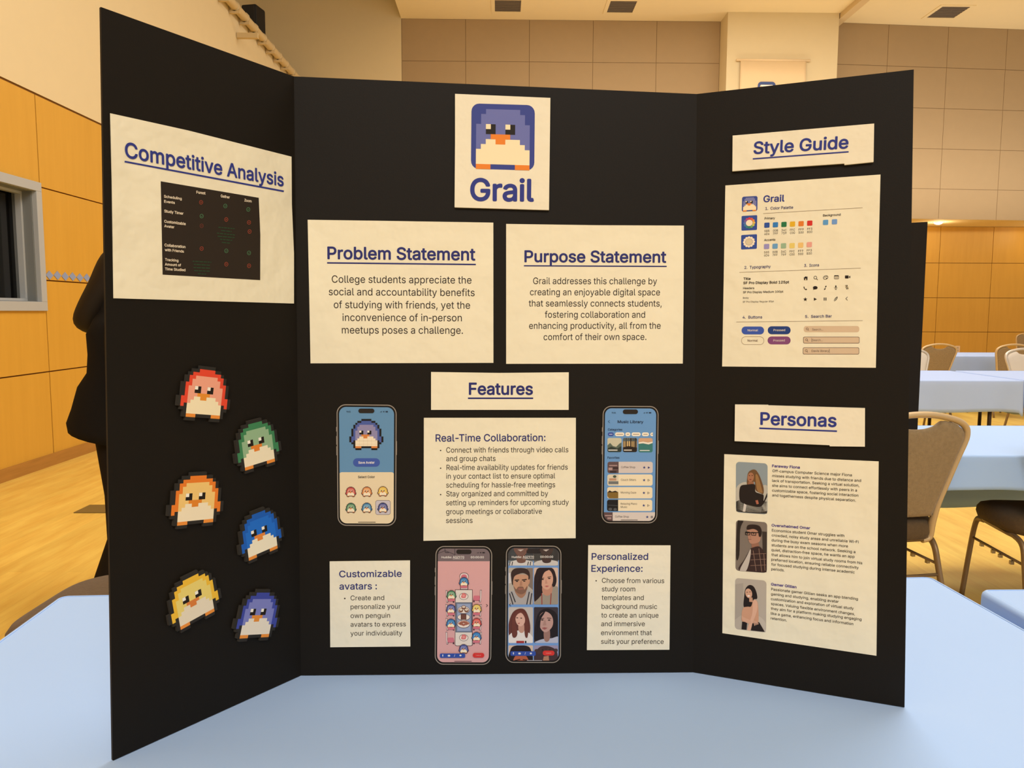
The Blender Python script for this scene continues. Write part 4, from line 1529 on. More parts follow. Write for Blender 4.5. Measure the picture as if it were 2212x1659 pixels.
# three portraits in a 100 x 160 picture space
def portrait(c4, draw):
    s.warp = quad(c4)
    w0 = s.warp
    s.warp = lambda x, y: w0(x / 100, y / 160)
    s.soft = True
    draw()
    s.soft = False
    s.clip = None
    o = s.part('portrait_photo')
    s.warp = None
def ph1():
    s.poly(rrp(0, 0, 100, 160, 11), Cc(140, 150, 150), 1)
    s.clip = (1, 1, 99, 159)
    s.poly([(0, 85), (30, 62), (60, 80), (100, 70), (100, 148), (0, 148)], Cc(185, 178, 160), 2)
    s.poly([(2, 125), (40, 118), (70, 125), (99, 120), (99, 150), (90, 158), (10, 158), (2, 150)], Cc(60, 55, 48), 2)
    s.poly([(35, 70), (38, 35), (50, 23), (62, 22), (72, 34), (80, 52), (88, 78), (87, 96), (78, 94), (62, 85), (60, 60), (44, 66)], Cc(110, 78, 48), 3)
    s.poly(elp(47, 46, 10, 15, 8), Cc(165, 112, 80), 4)
    s.poly([(40, 60), (56, 60), (58, 72), (38, 72)], Cc(150, 100, 70), 4)
    s.poly([(14, 78), (35, 70), (60, 68), (62, 90), (78, 96), (88, 100), (88, 118), (99, 92), (99, 104), (84, 132), (68, 138), (40, 134), (24, 130), (12, 118)], Cc(36, 28, 24), 5)
    s.poly([(62, 118), (70, 116), (73, 128), (66, 130)], Cc(170, 100, 75), 6)
    s.poly([(62, 40), (70, 40), (82, 80), (84, 92), (68, 86)], Cc(150, 110, 65), 6)
    s.poly(elp(43, 41, 2, 1.2), Cc(50, 30, 25), 5).poly(elp(52, 40, 2, 1.2), Cc(50, 30, 25), 5).poly(elp(46, 53, 3.5, 1.3), Cc(120, 45, 45), 5)
    s.poly([(26, 130), (34, 134), (30, 156), (22, 156)], Cc(205, 195, 180), 6)
    s.clip = None
def ph2():
    s.poly(rrp(0, 0, 100, 160, 11), Cc(125, 112, 98), 1)
    s.clip = (1, 1, 99, 159)
    s.poly([(4, 12), (14, 2), (24, 2), (14, 30), (12, 110), (2, 120)], Cc(45, 36, 30), 2)
    s.poly([(84, 30), (99, 30), (99, 150), (88, 150)], Cc(60, 50, 42), 2)
    s.poly([(48, 62), (72, 60), (76, 82), (52, 86)], Cc(150, 105, 82), 3)
    s.poly([(38, 40), (40, 24), (78, 22), (80, 44), (76, 62), (60, 70), (44, 68)], Cc(178, 130, 104), 4)
    s.poly([(36, 28), (38, 14), (58, 10), (76, 14), (83, 30), (80, 46), (74, 46), (70, 30), (56, 24)], Cc(45, 32, 26), 5)
    s.line(31, 38, 76, 34, 2.5, Cc(30, 24, 22), 6)
    for x in (38, 57):
        s.ring(rrp(x - 8, 34, x + 8, 45, 3), rrp(x - 6, 36, x + 6, 43, 2), Cc(28, 22, 20), 6)
        s.poly(elp(x, 39, 2.2, 1.4), Cc(50, 35, 28), 5)
    s.line(40, 58, 50, 57, 1.6, Cc(120, 70, 60), 5).poly([(46, 44), (44, 52), (50, 52)], Cc(165, 115, 92), 5)
    s.poly([(12, 158), (30, 120), (46, 90), (52, 84), (76, 78), (92, 96), (99, 110), (99, 150), (90, 158)], Cc(58, 40, 36), 5)
    s.poly([(14, 158), (36, 112), (48, 88), (46, 120), (34, 158)], Cc(190, 178, 162), 6)
    for a in ((56, 92, 66, 156), (74, 84, 84, 156), (90, 100, 94, 152)):
        s.line(*a, 1.6, Cc(150, 118, 98), 7)
    for y in (100, 118, 136):
        s.line(48, y + 4, 97, y - 2, 1.5, Cc(140, 108, 90), 7)
    s.clip = None
def ph3():
    s.poly(rrp(0, 0, 100, 160, 11), Cc(178, 166, 148), 1)
    s.clip = (1, 1, 99, 159)
    s.poly([(1, 20), (26, 14), (26, 110), (1, 130)], Cc(165, 154, 138), 2)
    s.poly([(78, 112), (99, 132), (99, 158), (86, 158), (60, 120)], Cc(190, 178, 160), 2)
    s.poly([(30, 52), (34, 30), (46, 18), (60, 22), (69, 40), (71, 58), (60, 62), (52, 84), (40, 90), (28, 86)], Cc(36, 28, 26), 3)
    s.poly(elp(44, 44, 11, 15, -12), Cc(205, 158, 128), 4)
    s.poly([(46, 56), (56, 56), (58, 70), (46, 70)], Cc(195, 148, 118), 4)
    s.poly([(26, 92), (40, 86), (52, 84), (58, 66), (66, 62), (74, 76), (76, 128), (70, 136), (26, 134), (22, 118)], Cc(200, 150, 118), 4)
    s.poly([(58, 66), (70, 66), (72, 90), (60, 128), (50, 158), (40, 158), (46, 136), (56, 104)], Cc(215, 168, 138), 5)
    s.poly([(22, 116), (30, 120), (52, 128), (48, 138), (26, 130)], Cc(208, 160, 130), 6)
    s.poly([(24, 134), (40, 134), (38, 158), (22, 158)], Cc(34, 26, 24), 5)
    s.poly([(56, 136), (78, 130), (96, 158), (52, 158)], Cc(36, 28, 26), 5)
    for k in range(4):
        s.line(60 + k * 3, 126 + k, 64 + k * 4, 142 - k * 2, 2.4, Cc(212, 165, 135), 7)
    s.poly(elp(39, 41, 2.2, 1), Cc(60, 40, 34), 5).poly(elp(48, 39, 2.2, 1), Cc(60, 40, 34), 5).poly(elp(44, 52, 4.5, 2.2, -8), Cc(240, 225, 210), 5)
    s.clip = None
portrait([(245, 166), (665, 190), (662, 866), (244, 836)], ph1)
portrait([(245, 938), (660, 970), (655, 291 + ON), (238, 258 + ON)], ph2)
portrait([(235, 355 + ON), (650, 392 + ON), (645, 1080 + ON), (229, 1033 + ON)], ph3)
# ------------------------------------------------------------------ pixel penguin cut-outs
BIRD = ["......KKKKK......",
        "....KKDDDDDKK....",
        "...KDDDDDDDDDK...",
        "..KDDLLLLLLLDDK..",
        "..KDLLLLLLLLLDK..",
        ".KDDLLLLLLLLLDDK.",
        ".KDLLHELLHELLLDK.",
        ".KDLLEELLEELLLDK.",
        ".KDLLLOOOOLLLLDK.",
        "KDDLLWWOOWWWLLDDK",
        "KDDLWWWWWWWWWLDDK",
        "KDKWWWWWWWWWWWKDK",
        ".KKWWWWWWWWWWWKK.",
        "..KWWWWWWWWWWWK..",
        "..KOOOKKKKKOOOK..",
        "...KKK.....KKK..."]


def runs(test):
    """rectangles (x0, y0, x1, y1) of the grid cells that pass the test, one per run of a row"""
    out = []
    for r, row in enumerate(BIRD):
        c = 0
        while c < 17:
            if test(row[c], r, c):
                e = c
                while e < 17 and test(row[e], r, e):
                    e += 1
                out.append((c, r, e, r + 1))
                c = e
            else:
                c += 1
    return out


def bird_faces(s, f, test, m, k):
    for x0, y0, x1, y1 in runs(test):
        s.poly([f(x0, y0), f(x1, y0), f(x1, y1), f(x0, y1)], m, k)


GRIDPTS = [(6, 1), (11, 1), (1, 9), (16, 9), (1, 12), (16, 12), (3, 15), (14, 15)]
GR = (340, 780, 300 / 1659)
GS = (340, 1080, 300 / 1555)
GO = (340, 1000, 160 / 1659)
CUT = [
    ('red', GR, [(480, 90), (668, 117), (258, 403), (813, 457), (250, 530), (800, 573), (308, 662), (712, 686)], (224, 72, 46), (236, 162, 132), (242, 226, 184), (228, 142, 44)),
    ('green', GR, [(1055, 750), (1220, 713), (920, 1103), (1417, 962), (946, 1214), (1428, 1070), (1025, 1303), (1372, 1190)], (62, 128, 82), (146, 178, 136), (240, 226, 190), (226, 130, 46)),
    ('orange', GO, [(688, 283), (1055, 262), (270, 940), (1372, 848), (260, 1170), (1345, 1072), (385, 1390), (1195, 1308)], (230, 124, 40), (240, 198, 116), (240, 224, 188), (224, 132, 40)),
    ('bright blue', GS, [(1030, 165), (1183, 103), (903, 497), (1360, 315), (925, 597), (1352, 415), (1010, 675), (1325, 530)], (30, 92, 176), (34, 108, 196), (240, 228, 196), (228, 134, 56)),
    ('yellow', GS, [(258, 903), (437, 810), (118, 1275), (640, 995), (145, 1378), (663, 1103), (245, 1442), (618, 1238)], (236, 186, 56), (232, 208, 112), (230, 216, 186), (216, 126, 58)),
    ('indigo', GS, [(1088, 1028), (1235, 1030), (875, 1325), (1318, 1307), (862, 1432), (1302, 1415), (893, 1540), (1215, 1527)], (62, 72, 152), (124, 128, 186), (232, 220, 196), (228, 142, 56)),
]
cut_black = mat('printed_black_card', (0.020, 0.018, 0.015), 0.55, 0.3)
cut_edge = mat('grey_foam_edge', (0.045, 0.04, 0.033), 0.8, 0.1)
TOP = 0.0055
for nm, g4, pts, dk, lt, be, bk in CUT:
    s = Sheet('penguin_cutout', 'L', g4, TOP, nm + ' pixel penguin cut-out on the black wing of the board', 'cut-out', 'pixel penguin cut-outs')
    # the cut-out is a true square grid on the panel: fit it there
    P3 = [s.P(x, y, TOP) for x, y in pts]
    o3 = sum(P3, Vector()) / len(P3)
    ux = (P3[3] - P3[2]).normalized()
    uy = s.n.cross(ux)
    f2 = aff(GRIDPTS, [((p - o3).dot(ux), (p - o3).dot(uy)) for p in P3])
    s.root = empty('penguin_cutout', o3 - s.n * TOP, 0, s.label, s.cat, s.group)
    base = s.root.location.copy()

    def F(x, y, h):
        a, c = f2(x, y)
        return o3 + ux * a + uy * c + s.n * (h - TOP) - base
    solid = lambda ch, r, c: ch != '.'
    b = MB()
    for x0, y0, x1, y1 in runs(solid):
        b.face([F(x0, y1, TOP), F(x1, y1, TOP), F(x1, y0, TOP), F(x0, y0, TOP)], cut_black)
    full = lambda r, c: 0 <= r < 16 and 0 <= c < 17 and BIRD[r][c] != '.'
    for r in range(16):
        for c in range(17):
            if full(r, c):
                for (dr, dc), (p, q) in (((-1, 0), ((c, r), (c + 1, r))), ((1, 0), ((c + 1, r + 1), (c, r + 1))), ((0, -1), ((c, r + 1), (c, r))), ((0, 1), ((c + 1, r), (c + 1, r + 1)))):
                    if not full(r + dr, c + dc):
                        b.face([F(*p, TOP), F(*q, TOP), F(*q, 0.0003), F(*p, 0.0003)], cut_edge)
    b.build('backing', s.root)

    def piece(name, test, m, k, parent=None):
        b = MB()
        for x0, y0, x1, y1 in runs(test):
            h = TOP + LAY * k
            b.face([F(x0, y1, h), F(x1, y1, h), F(x1, y0, h), F(x0, y0, h)], m)
        return b.build(name, parent or s.root)
    piece('hood', lambda ch, r, c: ch == 'D', ink(*dk), 1)
    piece('face', lambda ch, r, c: ch == 'L', ink(*lt), 1)
    piece('belly', lambda ch, r, c: ch == 'W', ink(*be), 1)
    piece('beak', lambda ch, r, c: ch == 'O' and r < 12, ink(*bk), 1)
    for lo, hi in ((0, 8), (8, 17)):
        piece('foot', lambda ch, r, c: ch == 'O' and r > 12 and lo <= c < hi, ink(232, 142, 56), 1)
        e = piece('eye', lambda ch, r, c: ch in 'EH' and lo <= c < hi, ink(34, 27, 20), 1)
        piece('eye_glint', lambda ch, r, c: ch == 'H' and lo <= c < hi, ink(246, 236, 214), 2, e)

# ------------------------------------------------------------------ phone print-outs
silver = ink(150, 138, 122)
bez = ink(26, 22, 18)
sky = ink(98, 140, 172)
cream_p = ink(226, 206, 166)


def phone(g4, corners, label, screen_m, btn):
    s = Sheet('phone_printout', 'C', g4, 0.0012, label, 'phone print-out', 'phone print-outs on the display board')
    (x0, y0), (x1, y1) = corners[0], corners[2]
    s.start((x0 + x1) / 2, (y0 + y1) / 2)
    s.warp = hom([(0, 0), (740, 0), (740, 1500), (0, 1500)], corners)
    s.slab(rrp(0, 0, 740, 1500, 112, 8), bez, 0.0012)
    s.part('phone_body')
    s.ring(rrp(0, 0, 740, 1500, 112, 8), rrp(11, 11, 729, 1489, 101, 8), silver, 1)
    s.part('phone_rim')
    for q0, q1, sd in btn:
        if sd < 0:
            s.rect(-7, q0, 2, q1, silver, 1)
        else:
            s.rect(738, q0, 746, q1, silver, 1)
        s.part('side_button')
    s.poly(rrp(31, 31, 709, 1469, 86, 8), screen_m, 1)
    s.part('screen')
    s.mask = [s.warp(x, y) for x, y in rrp(31, 31, 709, 1469, 86, 8)]
    s.warp = None
    return s


BTN = [(275, 330, -1), (385, 490, -1), (510, 620, -1), (440, 610, 1)]
HI = 6


def notch(s, x0, y0, x1, y1, m=None):
    s.rr(x0, y0, x1, y1, (y1 - y0) / 2 - 0.1, m or ink(40, 34, 28), HI)
    s.part('camera_notch')


def status(s, y, xl, xr, m, clock=True):
    if clock:
        s.text('9:41', xl, y + 8, xl + 50, y + 8, 16, m, HI, .03)
    for k in range(4):
        s.rect(xr + k * 6, y + 4 - k * 3, xr + 4 + k * 6, y + 7, m, HI)
    s.poly([(xr + 34, y - 4), (xr + 58, y - 4), (xr + 46, y + 9)], m, HI)
    s.rr(xr + 68, y - 6, xr + 98, y + 8, 4, m, HI)
    s.part('status_bar')


def mini_bird(s, x0, y0, w, h, dk, lt, k, line, simple=True, name='avatar'):
    f = lambda x, y: (x0 + w * x / 17, y0 + h * y / 16)
    bird_faces(s, f, lambda ch, r, c: ch == 'K' or ch in 'EH', line, k)
    bird_faces(s, f, lambda ch, r, c: ch == 'D', ink(*dk), k)
    bird_faces(s, f, lambda ch, r, c: ch == 'L', ink(*lt), k)
    bird_faces(s, f, lambda ch, r, c: ch == 'W', ink(238, 220, 185), k)
    bird_faces(s, f, lambda ch, r, c: ch == 'O', ink(212, 128, 62), k)
    bird_faces(s, f, lambda ch, r, c: ch == 'H', ink(240, 228, 205), k + 1)
    if name:
        s.part(name)


# phone one: avatar picker
s = phone((700, 860, 200 / 1144), [(156, 74), (898, 82), (891, 1578), (170, 1574)], 'phone print-out showing Save Avatar button and six coloured penguins', sky, BTN)
notch(s, 427, 128, 624, 183)
status(s, 165, 281, 694, ink(40, 50, 66))
mini_bird(s, 315, 256, 420, 384, (76, 92, 152), (142, 134, 164), 3, ink(30, 26, 24))
for x in (440, 490, 540, 590, 640):
    s.line(x, 500, x, 592, 2, ink(214, 192, 152), 5)
for y in (525, 568):
    s.line(392, y, 660, y, 2, ink(214, 192, 152), 5)
s.part('avatar_belly_grid')
s.rr(360, 741, 692, 846, 52, ink(64, 88, 158), 2).text('Save Avatar', 427, 808, 627, 806, 28, ink(240, 232, 220), 3, .024).part('button')
pts = rrp(188, 913, 868, 1600, 34)
s.poly(pts, cream_p, 2).part('picker_sheet')
s.text('Select Color', 422, 986, 630, 984, 28, ink(44, 36, 32), 3, .024).part('heading')
s.rr(637, 1260, 823, 1438, 26, ink(50, 50, 62), 3).rr(641, 1264, 819, 1434, 22, ink(196, 186, 186), 4).part('selection_box')
for (x, y), dk, lt in (((265, 1092), (190, 76, 70), (214, 130, 110)), ((463, 1090), (214, 136, 78), (226, 172, 120)), ((661, 1086), (222, 178, 80), (230, 196, 100)),
                       ((267, 1290), (76, 122, 86), (134, 164, 124)), ((463, 1288), (74, 124, 156), (116, 160, 180)), ((661, 1287), (74, 80, 130), (128, 126, 160))):
    mini_bird(s, x, y, 136, 126, dk, lt, 5, ink(74, 34, 34) if y < 1200 else ink(40, 40, 48))
s.rr(422, 1526, 640, 1534, 4, ink(40, 34, 30), 3).part('home_bar')

# phone two: music library
s = phone((1280, 860, 160 / 915), [(125, 94), (814, 98), (796, 1545), (108, 1542)], 'phone print-out showing Music Library list', ink(104, 148, 192), BTN)
notch(s, 372, 138, 558, 194)
status(s, 178, 235, 624, ink(40, 52, 70))
s.line(210, 271, 192, 288, 4, ink(30, 34, 48), 3).line(192, 287, 210, 305, 4, ink(30, 34, 48), 3).part('back_arrow')
s.text('Music Library', 308, 306, 624, 308, 33, ink(28, 32, 46), 3, .024).part('heading')
s.text('Categories', 188, 399, 365, 399, 26, ink(34, 42, 60), 3, .016).text('Favorites', 183, 746, 330, 746, 26, ink(34, 42, 60), 3, .016).part('subheading')
for x0, x1, on in ((187, 260, 1), (277, 390, 0), (403, 465, 0), (480, 591, 0), (608, 694, 0)):
    s.rr(x0, 422, x1, 468, 22, ink(58, 78, 150) if on else ink(240, 228, 202), 2).rr(x0 + 16, 441, x1 - 16, 449, 3, ink(190, 190, 210) if on else ink(150, 128, 108), 3).part('filter_pill')
s.poly([(743, 424), (728, 424), (714, 433), (710, 446), (714, 460), (728, 468), (743, 468)], ink(240, 228, 202), 2).rect(722, 441, 742, 449, ink(150, 128, 108), 3).part('filter_pill')
# three pictures
PHM = s.mask
s.mask = rrp(182, 490, 356, 664, 22)
s.rr(182, 490, 356, 664, 22, ink(196, 190, 160), 2)
s.clip = (183, 491, 355, 664)
s.poly([(183, 580), (215, 552), (250, 590), (290, 600), (330, 560), (356, 545), (356, 664), (183, 664)], ink(92, 104, 88), 3).poly([(183, 620), (230, 596), (300, 622), (356, 590), (356, 664), (183, 664)], ink(50, 60, 52), 4)
s.clip = None
s.rr(192, 634, 306, 646, 3, ink(220, 214, 200), 5).part('album_picture')
s.mask = rrp(373, 490, 547, 664, 22)
s.rr(373, 490, 547, 664, 22, ink(206, 172, 112), 2)
s.clip = (374, 491, 546, 664)
for x, w_ in ((380, 10), (404, 16), (436, 8), (462, 18), (492, 10), (514, 20), (536, 8)):
    s.rect(x, 491, x + w_, 640, ink(66, 54, 44), 3)
s.rect(374, 491, 547, 530, ink(92, 100, 96), 3).poly([(374, 606), (440, 590), (547, 610), (547, 664), (374, 664)], ink(42, 34, 28), 4)
s.clip = None
s.rr(384, 634, 482, 646, 3, ink(214, 204, 186), 5).part('album_picture')
s.mask = rrp(565, 492, 740, 668, 22)
s.rr(565, 492, 740, 668, 22, ink(60, 118, 110), 2)
s.poly([(560, 545), (560, 480), (745, 480), (745, 535), (680, 545), (620, 535)], ink(202, 158, 120), 3).poly([(566, 545), (620, 535), (680, 546), (739, 536), (739, 552), (690, 570), (620, 556), (566, 562)], ink(232, 222, 200), 4)
s.rr(580, 638, 702, 650, 3, ink(204, 210, 196), 5).part('album_picture')
s.mask = PHM
for i, (y0, t, fill) in enumerate(((784, ['Coffee Shop'], 1), (940, ['Couch Sitters'], 0), (1097, ['Morning Daze'], 0), (1252, ['Relaxing Piano', 'Music'], 0))):
    dx = -2 * i
    s.rr(183 + dx, y0, 741 + dx, y0 + 140, 26, ink(206, 192, 180) if i == 0 else ink(232, 214, 176), 2).part('track_card')
    X = 183 + dx
    if i == 0:
        c0, c1, c2 = (96, 74, 72), (170, 138, 130), (58, 42, 42)
    elif i == 1:
        c0, c1, c2 = (214, 200, 170), (110, 112, 108), (184, 140, 110)
    elif i == 2:
        c0, c1, c2 = (228, 208, 170), (128, 98, 44), (70, 60, 36)
    else:
        c0, c1, c2 = (30, 28, 28), (84, 84, 84), (150, 150, 150)
    s.poly([(X + 137, y0), (X + 137, y0 + 140)] + rrp(X, y0, X + 137, y0 + 140, 26)[6:18], ink(*c0), 3)
    if i == 0:
        s.rect(X + 20, y0 + 40, X + 120, y0 + 52, ink(*c1), 4).rect(X + 12, y0 + 72, X + 60, y0 + 104, ink(*c1), 4).rect(X + 66, y0 + 66, X + 132, y0 + 88, ink(*c2), 4).rect(X + 30, y0 + 112, X + 110, y0 + 136, ink(*c2), 4)
    elif i == 1:
        s.rect(X + 14, y0 + 84, X + 136, y0 + 120, ink(*c1), 4).rect(X + 22, y0 + 48, X + 110, y0 + 76, ink(*c2), 4).poly(elp(X + 90, y0 + 26, 22, 16), ink(70, 82, 66), 4)
    elif i == 2:
        s.poly([(X + 2, y0 + 64), (X + 136, y0 + 60), (X + 136, y0 + 138), (X + 24, y0 + 138), (X + 2, y0 + 112)], ink(*c1), 4).poly([(X + 2, y0 + 64), (X + 30, y0 + 40), (X + 60, y0 + 56), (X + 100, y0 + 44), (X + 136, y0 + 62)], ink(40, 34, 28), 5)
    else:
        s.line(X + 10, y0 + 66, X + 132, y0 + 74, 5, ink(*c1), 4).poly(elp(X + 40, y0 + 116, 24, 16), ink(*c1), 4).poly(elp(X + 100, y0 + 118, 22, 15), ink(*c1), 4)
    s.part('track_picture')
    if len(t) == 1:
        wd = (524 if i == 0 else 535 if i == 1 else 537) + dx * 0
        s.text(t[0], 350 + dx, y0 + 78, wd, y0 + 79, 24, ink(48, 42, 42), 3)
    else:
        s.text(t[0], 345, y0 + 62, 546, y0 + 62, 24, ink(48, 42, 42), 3).text(t[1], 345, y0 + 101, 426, y0 + 101, 24, ink(48, 42, 42), 3)
    s.part('track_title')
    star(s, 636 + dx, y0 + 71, 19, ink(44, 58, 118), 3)
    s.part('star_icon')
    X = 694 + dx
    tri = [(X - 13, y0 + 57), (X + 15, y0 + 72), (X - 13, y0 + 87)]
    if fill:
        s.poly(tri, ink(40, 50, 110), 3)
    else:
        s.poly(tri, ink(60, 56, 62), 3).poly([(X - 8, y0 + 64), (X + 7, y0 + 72), (X - 8, y0 + 80)], ink(232, 214, 176), 4)
    s.part('play_icon')
s.rect(126, 1407, 780, 1540, ink(210, 196, 182), 3).part('player_bar')
s.rect(126, 1407, 246, 1540, ink(92, 70, 68), 4).rect(150, 1440, 236, 1454, ink(170, 138, 130), 5).rect(180, 1468, 230, 1492, ink(160, 130, 122), 5).part('track_picture')
s.text('Coffee Shop', 276, 1471, 446, 1473, 24, ink(48, 42, 42), 4).part('track_title')
star(s, 673, 1465, 19, ink(44, 58, 118), 4)
s.part('star_icon')
s.rect(718, 1451, 726, 1480, ink(52, 50, 58), 4).rect(732, 1451, 740, 1480, ink(52, 50, 58), 4).part('pause_icon')
s.rr(348, 1498, 555, 1504, 3, ink(44, 36, 34), 5).part('home_bar')

# phone three: the pink table of penguins
s = phone((920, 1160, 160 / 915), [(120, 108), (820, 112), (806, 1575), (110, 1572)], 'pink phone print-out of penguins seated around a long table', ink(214, 160, 152), BTN)
hdr = ink(118, 102, 100)
s.rr(130, 60, 802, 296, 26, hdr, 2).part('header_bar')
dkl = ink(58, 46, 50)
for a in ((150, 200, 240, 165, 5), (236, 136, 238, 186, 6), (240, 165, 362, 215, 5), (356, 136, 360, 215, 6), (240, 186, 282, 190, 9)):
    s.line(*a, dkl, 3)
s.part('header_picture')
notch(s, 376, 150, 564, 206)
status(s, 188, 0, 630, ink(44, 36, 38), False)
wt = ink(246, 234, 218)
s.text('Huddle:', 194, 258, 320, 258, 25, wt, 4, .012).text('AQZ970', 333, 258, 474, 258, 26, wt, 4, .016).line(333, 267, 475, 267, 3, wt, 4).text('00:00:00', 554, 258, 716, 258, 25, wt, 4, .016).part('header_lettering')
ol = ink(70, 44, 52)
pinkc, seatw = ink(206, 112, 122), ink(226, 204, 192)


def side_chair(x, y, flip):
    sx = -1 if flip else 1
    X = lambda v: x + sx * v
    s.poly([(X(-4), y), (X(18), y), (X(20), y + 90), (X(100), y + 96), (X(104), y + 152), (X(86), y + 152), (X(84), y + 134), (X(30), y + 134), (X(26), y + 154), (X(8), y + 154), (X(2), y + 100)], ol, 2)
    s.poly([(X(0), y + 5), (X(14), y + 5), (X(16), y + 94), (X(22), y + 148), (X(12), y + 148), (X(4), y + 100)], seatw, 3)
    s.rr(min(X(20), X(98)), y + 70, max(X(20), X(98)), y + 130, 14, pinkc, 3)
    s.part('drawn_chair')


s.rr(414, 436, 530, 530, 50, ol, 2).rr(420, 442, 524, 530, 44, seatw, 3).rr(436, 458, 508, 530, 30, pinkc, 4).rect(424, 590, 522, 645, ol, 2).rect(432, 596, 514, 640, seatw, 3).part('drawn_chair')
for y in (655, 825, 998, 1168):
    side_chair(248, y, False)
for y in (650, 825, 998, 1168):
    side_chair(687, y, True)
s.poly([(361, 644), (577, 644), (577, 1334), (556, 1342), (374, 1342), (358, 1330)], ol, 3).poly([(367, 650), (571, 650), (569, 1330), (552, 1335), (378, 1335), (364, 1326)], ink(222, 208, 190), 4).part('drawn_table')
s.rect(368, 802, 572, 1172, ink(92, 98, 112), 5).rect(380, 812, 560, 1162, ink(128, 136, 152), 6).rect(390, 822, 550, 1152, ink(150, 160, 182), 7).part('table_runner')
for cy in (728, 1238):
    s.poly(elp(468, cy, 56, 42), ol, 5).poly(elp(468, cy, 51, 37), ink(232, 216, 198), 6).poly([(434, cy + 10), (448, cy - 36), (470, cy - 44), (504, cy - 22), (490, cy + 18), (456, cy + 22)], ink(214, 118, 112), 7).poly([(450, cy - 16), (476, cy - 24), (484, cy), (460, cy + 8)], ink(226, 150, 138), 8).part('drawn_plate')
s.poly(elp(468, 895, 76, 46), ol, 8).poly(elp(468, 893, 71, 41), ink(230, 214, 196), 9)
for x, y in ((468, 862), (434, 896), (502, 896)):
    s.poly(elp(x, y, 28, 26), ink(122, 78, 58), 10).poly(elp(x, y - 7, 19, 13), ink(234, 216, 190), 11).poly(elp(x, y - 8, 5, 4), ink(110, 50, 44), 12)
s.part('drawn_plate')
s.poly(elp(468, 985, 80, 40), ol, 8).poly(elp(468, 983, 75, 35), ink(230, 214, 196), 9).rect(432, 942, 500, 1012, ink(86, 50, 44), 10).rect(440, 950, 492, 1004, ink(112, 70, 58), 11).part('drawn_plate')
s.poly(elp(466, 1070, 80, 50), ol, 8).poly(elp(466, 1068, 75, 45), ink(230, 214, 196), 9)
for x, y in ((420, 1060), (444, 1046), (470, 1042), (496, 1046), (516, 1060), (466, 1078), (440, 1068), (494, 1068)):
    s.poly(elp(x, y, 20, 15), ink(172, 106, 84), 10)
s.part('drawn_plate')
for (x, y), dk, lt in (((408, 488), (60, 112, 156), (84, 140, 178)), ((253, 650), (72, 128, 90), (138, 168, 128)), ((248, 822), (76, 88, 140), (128, 130, 166)), ((248, 1000), (58, 112, 158), (80, 138, 180)),
                       ((565, 820), (222, 184, 92), (230, 202, 112)), ((565, 992), (206, 80, 72), (220, 120, 104)), ((563, 1163), (58, 116, 166), (76, 138, 184)), ((404, 1315), (72, 84, 140), (120, 122, 162))):
    mini_bird(s, x, y, 126, 116, dk, lt, 11, ink(64, 36, 44))
for (x, y) in ((408, 488), (253, 650), (248, 822), (248, 1000), (565, 820), (565, 992), (563, 1163)):
    s.rr(x + 22, y + 106, x + 104, y + 134, 8, pinkc, 13)
s.part('seat_fronts')
s.rr(174, 1428, 486, 1482, 16, ink(52, 78, 152), 13)
iw = ink(222, 214, 206)
s.rr(204, 1440, 216, 1462, 5, iw, 14).rect(208, 1462, 212, 1470, iw, 14).rr(272, 1444, 302, 1466, 8, iw, 14).line(352, 1468, 360, 1440, 4, iw, 14).poly(elp(428, 1452, 13, 11), iw, 14).part('tool_bar')
s.rr(579, 1422, 721, 1480, 28, ink(208, 52, 46), 13).text('Leave', 618, 1456, 680, 1456, 14, ink(226, 160, 140), 14).part('button')
s.line(744, 824, 764, 841, 6, ol, 5).line(764, 840, 746, 858, 6, ol, 5).part('next_arrow')
s.rr(352, 1526, 566, 1533, 3, ink(64, 44, 48), 5).part('home_bar')

# phone four: video call portraits
s = phone((1080, 1160, 150 / 858), [(74, 102), (758, 106), (752, 1552), (66, 1550)], 'phone print-out of a video call with a grid of portraits', ink(112, 150, 196), BTN)
P = ink


def tile(x0, y0, x1, y1, bg, draw, r=16):
    pm = s.mask
    s.rr(x0, y0, x1, y1, r, P(*bg), 2)
    if y0 > 300 and y1 < 1400:
        s.mask = rrp(x0, y0, x1, y1, r)
    s.clip = (x0 + 1, y0 + 1, x1 - 1, y1 - 1)
    s.soft = True
    draw()
    s.soft = False
    s.clip = None
    s.mask = pm
    s.part('portrait_photo')


def eyes(pts, w_, m=(44, 32, 28)):
    for x, y in pts:
        s.poly(elp(x, y, w_, w_ * 0.45), P(*m), 7)


